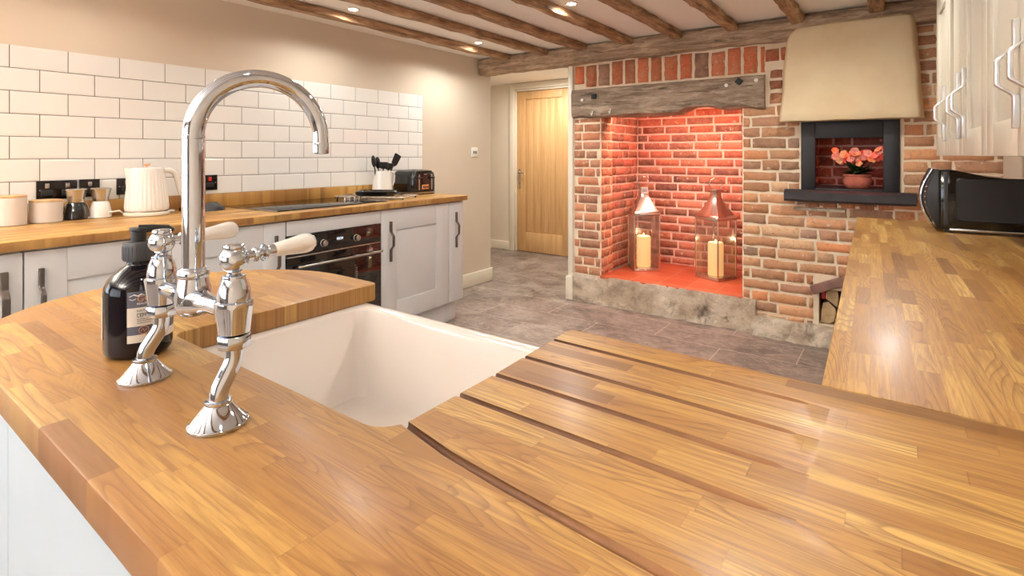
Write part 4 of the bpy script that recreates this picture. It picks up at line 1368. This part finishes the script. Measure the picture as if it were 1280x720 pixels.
# toaster
ts = thing('toaster', 'black four-slice toaster with steel base band at the worktop end', 'toaster', (-3.080, 2.905, WL))
hx, hy, hh = .120, .122, .186
q = MB(); loft(q, [ring(hx, hy, .035, .018), ring(hx + .002, hy + .002, .035, .06), ring(hx, hy, .035, .14), ring(hx - .006, hy - .006, .033, .168), ring(hx - .018, hy - .018, .03, .182), ring(hx - .04, hy - .04, .02, hh)])
q.build('body', M['blackgloss'], ts)
q = MB(); loft(q, [ring(hx + .003, hy + .003, .036, .008), ring(hx + .004, hy + .004, .036, .017), ring(hx, hy, .035, .0195)]); q.build('base_band', M['steel'], ts)
q = MB(); loft(q, [ring(hx - .004, hy - .004, .03, 0), ring(hx - .002, hy - .002, .03, .008)]); q.build('foot_frame', M['blackmatt'], ts)
for k in range(4): MB().box(-.085, .075, -.078 + k * .044, -.058 + k * .044, .180, .1872).build('slot', M['darkgrey'], ts, bevel=.001)
for s in (-1, 1):
    MB().box(hx + .001, hx + .005, s * .066 - .007, s * .066 + .007, .035, .155).build('lever_track', M['steel'], ts, bevel=.001)
    MB().box(hx + .004, hx + .026, s * .066 - .016, s * .066 + .016, .122, .134).build('lever', M['blackmatt'], ts, bevel=.003)
MB().box(hx + .001, hx + .005, -.036, .036, .040, .075).build('button_panel', M['inkgold'], ts, bevel=.001)
for k in range(3): MB().lathe([(.007, 0), (.007, .004), (.001, .0045)], (hx + .005, -.022 + k * .022, .057), (1, 0, 0), 14).build('button', M['blackmatt'], ts)
MB().box(hx - .002, hx + .003, -.014, .014, .150, .158).build('badge', M['steel'], ts, bevel=.001)

# ------------------------------------------------------------------ sink
sk = thing('butler_sink', 'white fireclay butler sink set under the peninsula worktop', 'sink', (-.7525, .605, .645))
q = MB(); zt = PW - .041 - .645 - .0005
HX, HY = .312, .2275
ix, iy = .262, .190
def rg(hx_, hy_, r, z): return ring(hx_, hy_, r, z, n=8)
oy = -.003
rings = [rg(HX - .006, HY - .006, .018, 0), rg(HX, HY, .022, .008), rg(HX, HY, .022, zt - .010), rg(HX - .003, HY - .003, .020, zt - .003), rg(HX - .009, HY - .009, .018, zt),
         [(x, y + oy, z) for x, y, z in rg(ix + .010, iy + .010, .030, zt)], [(x, y + oy, z) for x, y, z in rg(ix + .003, iy + .003, .028, zt - .004)], [(x, y + oy, z) for x, y, z in rg(ix, iy, .026, zt - .012)],
         [(x, y + oy, z) for x, y, z in rg(ix - .004, iy - .004, .026, .045)], [(x, y + oy, z) for x, y, z in rg(ix - .012, iy - .012, .024, .028)], [(x, y + oy, z) for x, y, z in rg(ix - .03, iy - .03, .02, .022)], rg(.06, .06, .05, .016), rg(.03, .03, .029, .014)]
loft(q, rings); q.build('basin', M['fireclay'], sk)
MB().lathe([(.040, .0165), (.042, .0185), (.036, .019), (.022, .0165), (.001, .016)], (0, 0, 0), seg=28).build('waste', M['chrome'], sk)

# peninsula cabinet: white grained panels with a rounded end, hollow inside
pc = thing('peninsula_cabinet', 'white panelled cabinet with rounded end under the peninsula worktop', 'cabinet', (-.4, .5, 0))
iv = Matrix.Translation((.4, -.5, 0))
for (a, b_) in ((-1.034, -.50), (-.498, .10), (.102, .56)):
    MB(iv).box(a, b_, .186, .204, .0, PW - .0415).build('panel', M['panelwhite'], pc, bevel=.0015)
outp = arc(-1.19, .514, .328, 268, 90, 30); inp = arc(-1.19, .514, .310, 268, 90, 30)
outp = [(-1.037, .186)] + outp + [(-1.10, .842)]; inp = [(-1.037, .204)] + inp + [(-1.10, .824)]
MB(iv).prism(outp + inp[::-1], 0, PW - .0415).build('curved_panel', M['panelwhite'], pc, bevel=.0015)
MB(iv).box(-1.10, -1.075, .20, .835, 0, PW - .0415).build('side_panel', M['cab'], pc)
MB(iv).box(-.43, -.405, .20, .82, 0, PW - .0415).build('inner_panel', M['cab'], pc)
MB(iv).box(-1.10, .55, .76, .775, 0, .14).build('plinth', M['cab'], pc)
PF = Matrix.Rotation(R(90), 4, 'Z')
for i, (a, b_, zt_) in enumerate(((-1.075, -.755, .635), (-.753, -.432, .635), (-.402, -.105, .865))):
    e = thing('tmp', 'x', 'x'); bpy.data.objects.remove(e)
    m = MB(iv); fr_ = .07; z0 = .15
    y1_, y2_ = .805, .825
    m.box(a, a + fr_, y1_, y2_, z0, zt_); m.box(b_ - fr_, b_, y1_, y2_, z0, zt_); m.box(a + fr_, b_ - fr_, y1_, y2_, z0, z0 + fr_); m.box(a + fr_, b_ - fr_, y1_, y2_, zt_ - fr_, zt_)
    m.box(a + fr_ - .004, b_ - fr_ + .004, .808, .814, z0 + fr_ - .004, zt_ - fr_ + .004)
    m.build('door', M['cab'], pc, bevel=.0014)

# base cabinets under the right worktop (frame of the right run)
rc = thing('side_base_cabinet', 'pale base cabinet under the right-hand worktop', 'cabinet', (0, 0, 0), R(2.16))
for i in range(4):
    a = .87 + i * .575
    dd = shaker(rc, a, a + .573, .15, .866, -.033, -1, M['cab'], frame=.11)
    bow_handle(dd, a + .06, .55, .79, -.033, -1, M['satin'])
m = MB(); m.box(-.012, .59, 3.155, 3.172, 0, PW - .0415); m.box(-.012, .59, .85, .867, 0, PW - .0415); m.box(.03, .045, .87, 3.15, 0, .145); m.box(-.011, .59, .87, 3.15, .15, .168)
m.build('carcass', M['cab'], rc)

# ------------------------------------------------------------------ wall cabinets on the right
def wallcab(name, s0, s1, doors, label):
    t = run_thing(FR, 2.16, name, label, 'cabinet', 0, (s0 + s1) / 2, 1.222, 'cream wall cabinets on the right')
    dy = -(s0 + s1) / 2
    H_ = 1.962 - 1.222
    for (a, b_, h) in doors:
        dd = shaker(t, a + dy, b_ + dy, 0, H_, .262, -1, M['cabwarm'], frame=.085)
        bow_handle(dd, h + dy, .060, .292, .262, -1, M['satin'], w=.017, out=.036)
    MB().box(.284, .602, s0 + dy + .001, s1 + dy - .001, .002, H_).build('carcass', M['cabwarm'], t, bevel=.001)
    MB().sweep_poly([(.262, H_ + .001), (.246, H_ + .022), (.246, H_ + .030), (.60, H_ + .030), (.60, H_ + .001)], 'Y', s0 + dy, s1 + dy).build('cornice', M['cabwarm'], t, bevel=.002)
wallcab('wall_cabinet', 2.79, 3.222, [(2.79, 3.222, 2.850)], 'cream single-door wall cabinet at the far end next to the brickwork')
wallcab('wall_cabinet', 1.912, 2.788, [(2.355, 2.788, 2.420), (1.912, 2.353, 2.290)], 'cream two-door wall cabinet with a central pair of handles above the microwave')
wallcab('wall_cabinet', 1.03, 1.910, [(1.466, 1.910, 1.531), (1.03, 1.464, 1.402)], 'cream two-door wall cabinet nearest the camera at the right edge')

# ------------------------------------------------------------------ microwave
mw = run_thing(FR, 2.16, 'microwave', 'black microwave with chrome arched trim on the right-hand worktop', 'microwave', .236, 2.773, PW)
D_, W_ = .355, .40
q = MB(); q.sweep_poly([(0, .014), (D_, .016), (D_, .205), (.15, .228), (.05, .253), (0, .256)], 'Y', 0, W_)
bdy = q.build('casing', M['blackgloss'], mw, bevel=.006)
q = MB(); loft(q, [[(x, 0, z) for x, z in [(px_ + .185, pz_ + .135) for px_, pz_ in rrect(.135, .088, .012)]], [(x, -.007, z) for x, z in [(px_ + .185, pz_ + .135) for px_, pz_ in rrect(.130, .083, .012)]]])
q.build('side_embossing', M['blackmatt'], bdy)
MB().box(.012, .026, -.0025, .001, .030, .245).build('seam_strip', M['darkgrey'], bdy, bevel=.001)
MB().box(.03, D_ - .02, -.004, .002, .008, .018).build('lower_trim', M['steel'], mw, bevel=.001)
pr = [(0, .016)] + [(-.036 * math.sin(PI * t_ / 12) - .008, .016 + .238 * t_ / 12) for t_ in range(13)] + [(0, .254)]
MB().sweep_poly(pr, 'Y', .001, W_ - .001).build('front_door', M['blackmatt'], mw, bevel=.001)
q = MB(); q.tube([(-.040 * math.sin(PI * t_ / 16) - .013, .135, .014 + .242 * t_ / 16) for t_ in range(17)], .0060, 10)
q.build('chrome_arch', M['chrome'], mw)
for k in range(7): MB().lathe([(.0055, 0), (.0055, .005), (.001, .0055)], (-.036 * math.sin(PI * (.16 + .085 * k)) - .006, .055, .055 + .021 * k), (-1, 0, 0), 12).build('button', M['steel'], mw)
MB().box(-.020, -.006, .030, .085, .026, .044).build('release_button', M['steel'], mw, bevel=.003)
for (a, b_) in ((.03, .03), (.03, W_ - .03), (D_ - .03, .03), (D_ - .03, W_ - .03)):
    MB().lathe([(.012, 0), (.012, .017)], (a, b_, 0), (0, 0, 1), 12).build('foot', M['blackmatt'], mw)

# ------------------------------------------------------------------ bridge tap
tp = thing('bridge_tap', 'polished chrome bridge tap with tall swan neck and white lever handles', 'tap', (-.752, .297, PW))
cy = .018
for s, lx in ((-1, -.100), (1, .1085)):
    bx_ = -.108 if s < 0 else .108
    lg = MB()
    lg.tube([(bx_, 0, .022), (bx_, 0, .030), (bx_, .0008, .036), (bx_ + (lx - bx_) * .15, .003, .043), (bx_ + (lx - bx_) * .5, .009, .054), (bx_ + (lx - bx_) * .85, .0150, .065), (lx, .0172, .072), (lx, cy, .078), (lx, cy, .090)], .0104, 24)
    l_ = lg.build('leg', M['chrome'], tp)
    MB().lathe([(.001, 0), (.0315, 0), (.0325, .0015), (.0325, .0040), (.0315, .0050), (.0290, .0062), (.0155, .0235), (.0140, .0250), (.0145, .0262), (.0145, .0285), (.0110, .0300)], (bx_, 0, 0), seg=64).build('flange', M['chrome'], l_)
    MB().lathe([(.0185, .0855), (.0196, .087), (.0196, .1000), (.0185, .1015)], (lx, cy, 0), seg=8, smooth=False).build('union_nut', M['chrome'], tp, bevel=.0012)
    v = MB()
    v.lathe([(.0155, .1020), (.0176, .1035), (.0180, .108), (.0196, .122), (.0211, .134), (.0216, .1385), (.0213, .1405), (.0195, .1415), (.0184, .142), (.0184, .1445), (.0178, .152), (.0160, .160), (.0134, .1665), (.0128, .1680), (.0132, .1695), (.0128, .1710), (.0090, .1718), (.0074, .1735), (.0074, .1790)], (lx, cy, 0), seg=48)
    vb = v.build('valve_body', M['chrome'], tp)
    h = MB(); hzc = .1905
    h.sphere((lx, cy, hzc), .0168, 32, 20)
    h.lathe([(.0118, .0120), (.0125, .0140), (.0118, .0170), (.0105, .0180), (.001, .0184)], (lx, cy, hzc), seg=28)
    dz = .07
    h.lathe([(.0062, .012), (.0062, .022), (.0085, .0235), (.0095, .026), (.0085, .0285), (.0070, .030), (.0070, .033), (.0105, .0345), (.0110, .037), (.0090, .0395), (.0082, .041), (.0082, .050), (.001, .050)], (lx, cy, hzc), (0, 1, dz), 28)
    hd = h.build('handle', M['chrome'], tp)
    MB().lathe([(.0078, .0495), (.0085, .0505), (.0105, .070), (.0128, .088), (.0132, .094), (.0120, .101), (.0085, .1050), (.001, .106)], (lx, cy, hzc), (0, 1, dz), 32).build('porcelain_lever', M['porcelain'], hd)
    MB().lathe([(.0088, .1035), (.0085, .1060), (.0045, .1075), (.001, .108)], (lx, cy, hzc), (0, 1, dz), 20).build('end_cap', M['chrome'], hd)
# bridge
q = MB(); pts = []; rr = []
for i in range(33):
    t_ = i / 32; x = -.100 + .2085 * t_; u_ = (x - .0) 
    a = abs(x)
    pts.append((x, cy, .1265 - .004 * math.exp(-(a / .03) ** 2)))
    rr.append(.0108 + .0098 * math.exp(-(a / .030) ** 2))
q.tube(pts, rr, 32)
q.lathe([(.012, .104), (.0175, .108), (.0215, .118), (.0220, .128), (.0200, .142), (.0180, .150), (.0172, .1535), (.0185, .1550), (.0195, .1580), (.0190, .1620), (.0168, .1655), (.0150, .1668), (.0140, .1675)], (0, cy, 0), seg=48)
q.build('bridge', M['chrome'], tp)
ang = R(15); dx, dyy = math.sin(ang), math.cos(ang); Rr = .0835
pts = [(0, cy, .165), (0, cy, .22), (0, cy, .28), (0, cy, .3395)]
for i in range(1, 33):
    a = PI * i / 32
    o_ = Rr * (1 - math.cos(a)); pts.append((o_ * dx, cy + o_ * dyy, .3395 + Rr * math.sin(a)))
pts.append((2 * Rr * dx, cy + 2 * Rr * dyy, .330))
rad = [.0137] * 4 + [.0137 - .0022 * i / 32 for i in range(1, 33)] + [.0115]
sp_ = MB().tube(pts, rad, 32).build('swan_neck', M['chrome'], tp)
MB().lathe([(.0140, 0), (.0143, .0015), (.0143, .004), (.0140, .0055)], (0, cy, .336), seg=32).build('joint_ring', M['chrome'], sp_)
MB().lathe([(.0095, 0), (.0120, .0005), (.0124, .004), (.0124, .014), (.0118, .017)], (2 * Rr * dx, cy + 2 * Rr * dyy, .3165), seg=32).build('nozzle', M['chrome'], sp_)

# ------------------------------------------------------------------ soap bottle
sb = thing('soap_bottle', 'dark hand wash bottle with black pump and navy label behind the tap', 'bottle', (-.984, .331, PW))
RB = .0465
MB().lathe([(.034, 0), (.0415, .0025), (.0455, .008), (RB, .016), (RB, .098), (.0455, .108), (.041, .119), (.033, .129), (.0235, .1365), (.0175, .140), (.0160, .143), (.0160, .148), (.001, .148)], seg=56).build('body', M['bottle'], sb)
def wrap(y, a0, r):        # label-plane x (metres along the surface) -> point
    return
LA = R(21.5)
def band(name, z0, z1, h0, h1, r, mat, par, n=28):
    vs = []; fs = []
    for i in range(n + 1):
        a = h0 + (h1 - h0) * i / n
        for (rr_, z) in ((r, z0), (r, z1)): vs.append((rr_ * math.cos(a), rr_ * math.sin(a), z))
    for i in range(n): fs.append((2 * i, 2 * i + 2, 2 * i + 3, 2 * i + 1))
    return MB().add(vs, fs, True).build(name, mat, par)
hw = R(58)
lb = band('label', .028, .106, LA - hw, LA + hw, RB + .0005, M['labelnavy'], sb)
band('cream_panel', .053, .0815, LA - hw, LA + hw, RB + .0008, M['labelcream'], lb)
band('lower_strip', .028, .040, LA - hw, LA + hw, RB + .0008, M['labelcream'], lb)
band('rear_label', .030, .095, LA + PI - R(64), LA + PI + R(64), RB + .0005, M['labelcream'], sb)
def wrap_text(body, size, z, mat, name, a_off=0.0, align='CENTER'):
    me = text_mesh(body, size, .0001, align)
    for v_ in me.vertices:
        a = LA + a_off + v_.co.x / RB; r = RB + .0011 + v_.co.z
        v_.co = Vector((r * math.cos(a), r * math.sin(a), z + v_.co.y))
    me.materials.append(mat)
    o = bpy.data.objects.new(name, me); C.objects.link(o); o.parent = lb
    return o
TL = -R(43)
wrap_text('GO', .0125, .0910, M['inkgold'], 'large_lettering', TL, 'LEFT')
wrap_text('BEAUTY', .0042, .0862, M['inkwhite'], 'small_lettering', TL, 'LEFT')
wrap_text('NATURAL', .0046, .0752, M['ink'], 'small_lettering', TL, 'LEFT')
wrap_text('LEMON', .0068, .0668, M['ink'], 'small_lettering', TL, 'LEFT')
q = MB()
def on_label(ax, z, r=RB + .0012):
    a = LA + ax / RB; return (r * math.cos(a), r * math.sin(a), z)
q.tube([on_label(-.026 + .0062 * math.cos(2 * PI * k / 20), .0465 + .0058 * math.sin(2 * PI * k / 20)) for k in range(21)], .0006, 6)
q.tube([on_label(-.0295, .045), on_label(-.0270, .049), on_label(-.0255, .044), on_label(-.0225, .048)], .0006, 6)
q.build('emblem', M['inkgold'], lb)
q = MB()
for (z_, l_) in ((.0722, .020), (.0638, .024), (.0608, .022), (.0578, .018)):
    q.tube([on_label(-.0349 + l_ * k / 6, z_) for k in range(7)], .00035, 5)
q.build('fine_print', M['ink'], lb)
q = MB()
for (x_, z_, l_, s_) in ((-.044, .099, .012, .003), (-.039, .1015, .010, -.002), (-.034, .0995, .009, .003), (-.044, .0955, .008, -.002)):
    q.tube([on_label(x_, z_), on_label(x_ + l_ * .5, z_ + s_), on_label(x_ + l_, z_)], .0005, 6)
q.build('sprig_mark', M['inkwhite'], lb)
q = MB(); q.lathe([(.0205, .1475), (.0215, .150), (.0215, .172), (.0200, .176), (.010, .177), (.001, .177)], seg=40)
for k in range(26):
    a = 2 * PI * k / 26; q.tube([(.0215 * math.cos(a), .0215 * math.sin(a), .150), (.0215 * math.cos(a), .0215 * math.sin(a), .171)], .0006, 5)
q.build('collar', M['darkgrey'], sb)
q = MB(); q.lathe([(.0105, .177), (.0105, .193), (.0125, .1945), (.0130, .197), (.0120, .199), (.001, .1995)], seg=28)
na = R(-18 + 95)
q.tube([(0, 0, .196), (.020 * math.cos(na), .020 * math.sin(na), .1965), (.040 * math.cos(na), .040 * math.sin(na), .195), (.047 * math.cos(na), .047 * math.sin(na), .190)], [.0075, .006, .005, .0042], 12)
q.build('pump', M['blackmatt'], sb)

# ------------------------------------------------------------------ lanterns
def lantern(x, y, rot, label, tagged):
    t = thing('lantern', label, 'lantern', (x, y, hz), R(rot), 'tall steel lanterns on the hearth')
    s = .112; HB = .487; p = .009
    m = MB(); m.box(-s, s, -s, s, 0, .018); m.box(-s + .004, s - .004, -s + .004, s - .004, .018, .026)
    m.build('base', M['nickel'], t, bevel=.002)
    m = MB()
    for sx in (-1, 1):
        for sy in (-1, 1): m.box(sx * s - (p if sx > 0 else 0), sx * s + (p if sx < 0 else 0), sy * s - (p if sy > 0 else 0), sy * s + (p if sy < 0 else 0), .018, HB)
    for a in (-1, 1):
        m.box(-s, s, a * s - (p if a > 0 else 0), a * s + (p if a < 0 else 0), HB - .016, HB); m.box(a * s - (p if a > 0 else 0), a * s + (p if a < 0 else 0), -s, s, HB - .016, HB)
    m.build('frame', M['nickel'], t, bevel=.0012)
    for k in range(4):
        a = k * PI / 2; g_ = MB(Matrix.Rotation(a, 4, 'Z')); g_.add([(s - .0045, -s + p, .022), (s - .0045, s - p, .022), (s - .0045, s - p, HB - .016), (s - .0045, -s + p, HB - .016)], [(0, 1, 2, 3)]); g_.build('pane', M['glass'], t)
    # concave pyramid roof
    def sq(h, z): return [(-h, -h, z), (h, -h, z), (h, h, z), (-h, h, z)]
    m = MB(); K = 9; rings = [sq(s + .004, HB - .002), sq(s + .004, HB + .004)]
    for k in range(K + 1):
        u_ = k / K; hh_ = .030 + (s - .030) * (1 - u_) ** 1.35; rings.append(sq(hh_, HB + .006 + .172 * u_))
    rings.append(sq(.030, HB + .215)); rings.append(sq(.036, HB + .217)); rings.append(sq(.036, HB + .227)); rings.append(sq(.02, HB + .229))
    loft(m, rings, smooth=False)
    rf = m.build('roof', M['nickel'], t, bevel=.0012)
    z0 = HB + .222
    MB(Matrix.Rotation(R(-rot + 36), 4, 'Z')).tube([(.050 * math.sin(a), 0, z0 + .042 - .052 * math.cos(a)) for a in [R(35 + 290 * k / 30) for k in range(31)]], .0042, 10).build('ring_handle', M['steel'], t)
    if tagged:
        m = MB(); m.box(-.026, .026, -.0385, -.0365, HB + .170, HB + .222); tg = m.build('paper_tag', M['labelcream'], rf)
        m = MB()
        for k in range(5): m.box(-.020 + k * .008, -.0155 + k * .008, -.0392, -.0384, HB + .183, HB + .208)
        m.box(-.021, .021, -.0392, -.0384, HB + .212, HB + .215); m.build('tag_print', M['labelnavy'], tg)
    cd = thing('candle', 'lit ivory pillar candle inside the ' + ('left, tagged lantern' if tagged else 'right lantern'), 'candle', (x, y, hz + .0265), 0, 'pillar candles in the lanterns')
    h_ = .262
    MB().lathe([(.058, 0), (.060, .004), (.060, h_ - .012), (.056, h_ - .002), (.050, h_), (.040, h_ - .012), (.001, h_ - .018)], seg=40).build('wax', M['candle'], cd)
    MB().lathe([(.002, h_ - .018), (.007, h_ - .008), (.008, h_ + .002), (.004, h_ + .016), (.001, h_ + .024)], seg=14).build('flame', M['flame'], cd)
    l = light('candle_light', 'POINT', (0, 0, h_ + .01), .9, (1.0, .72, .40), shadow_soft_size=.012); l.parent = cd
lantern(-1.8007, 4.397, 38, 'left tall steel lantern with paper tag and lit candle in the fireplace', True)
lantern(-1.198, 4.412, 66.5, 'right tall steel lantern with copper sheen and lit candle in the fireplace', False)
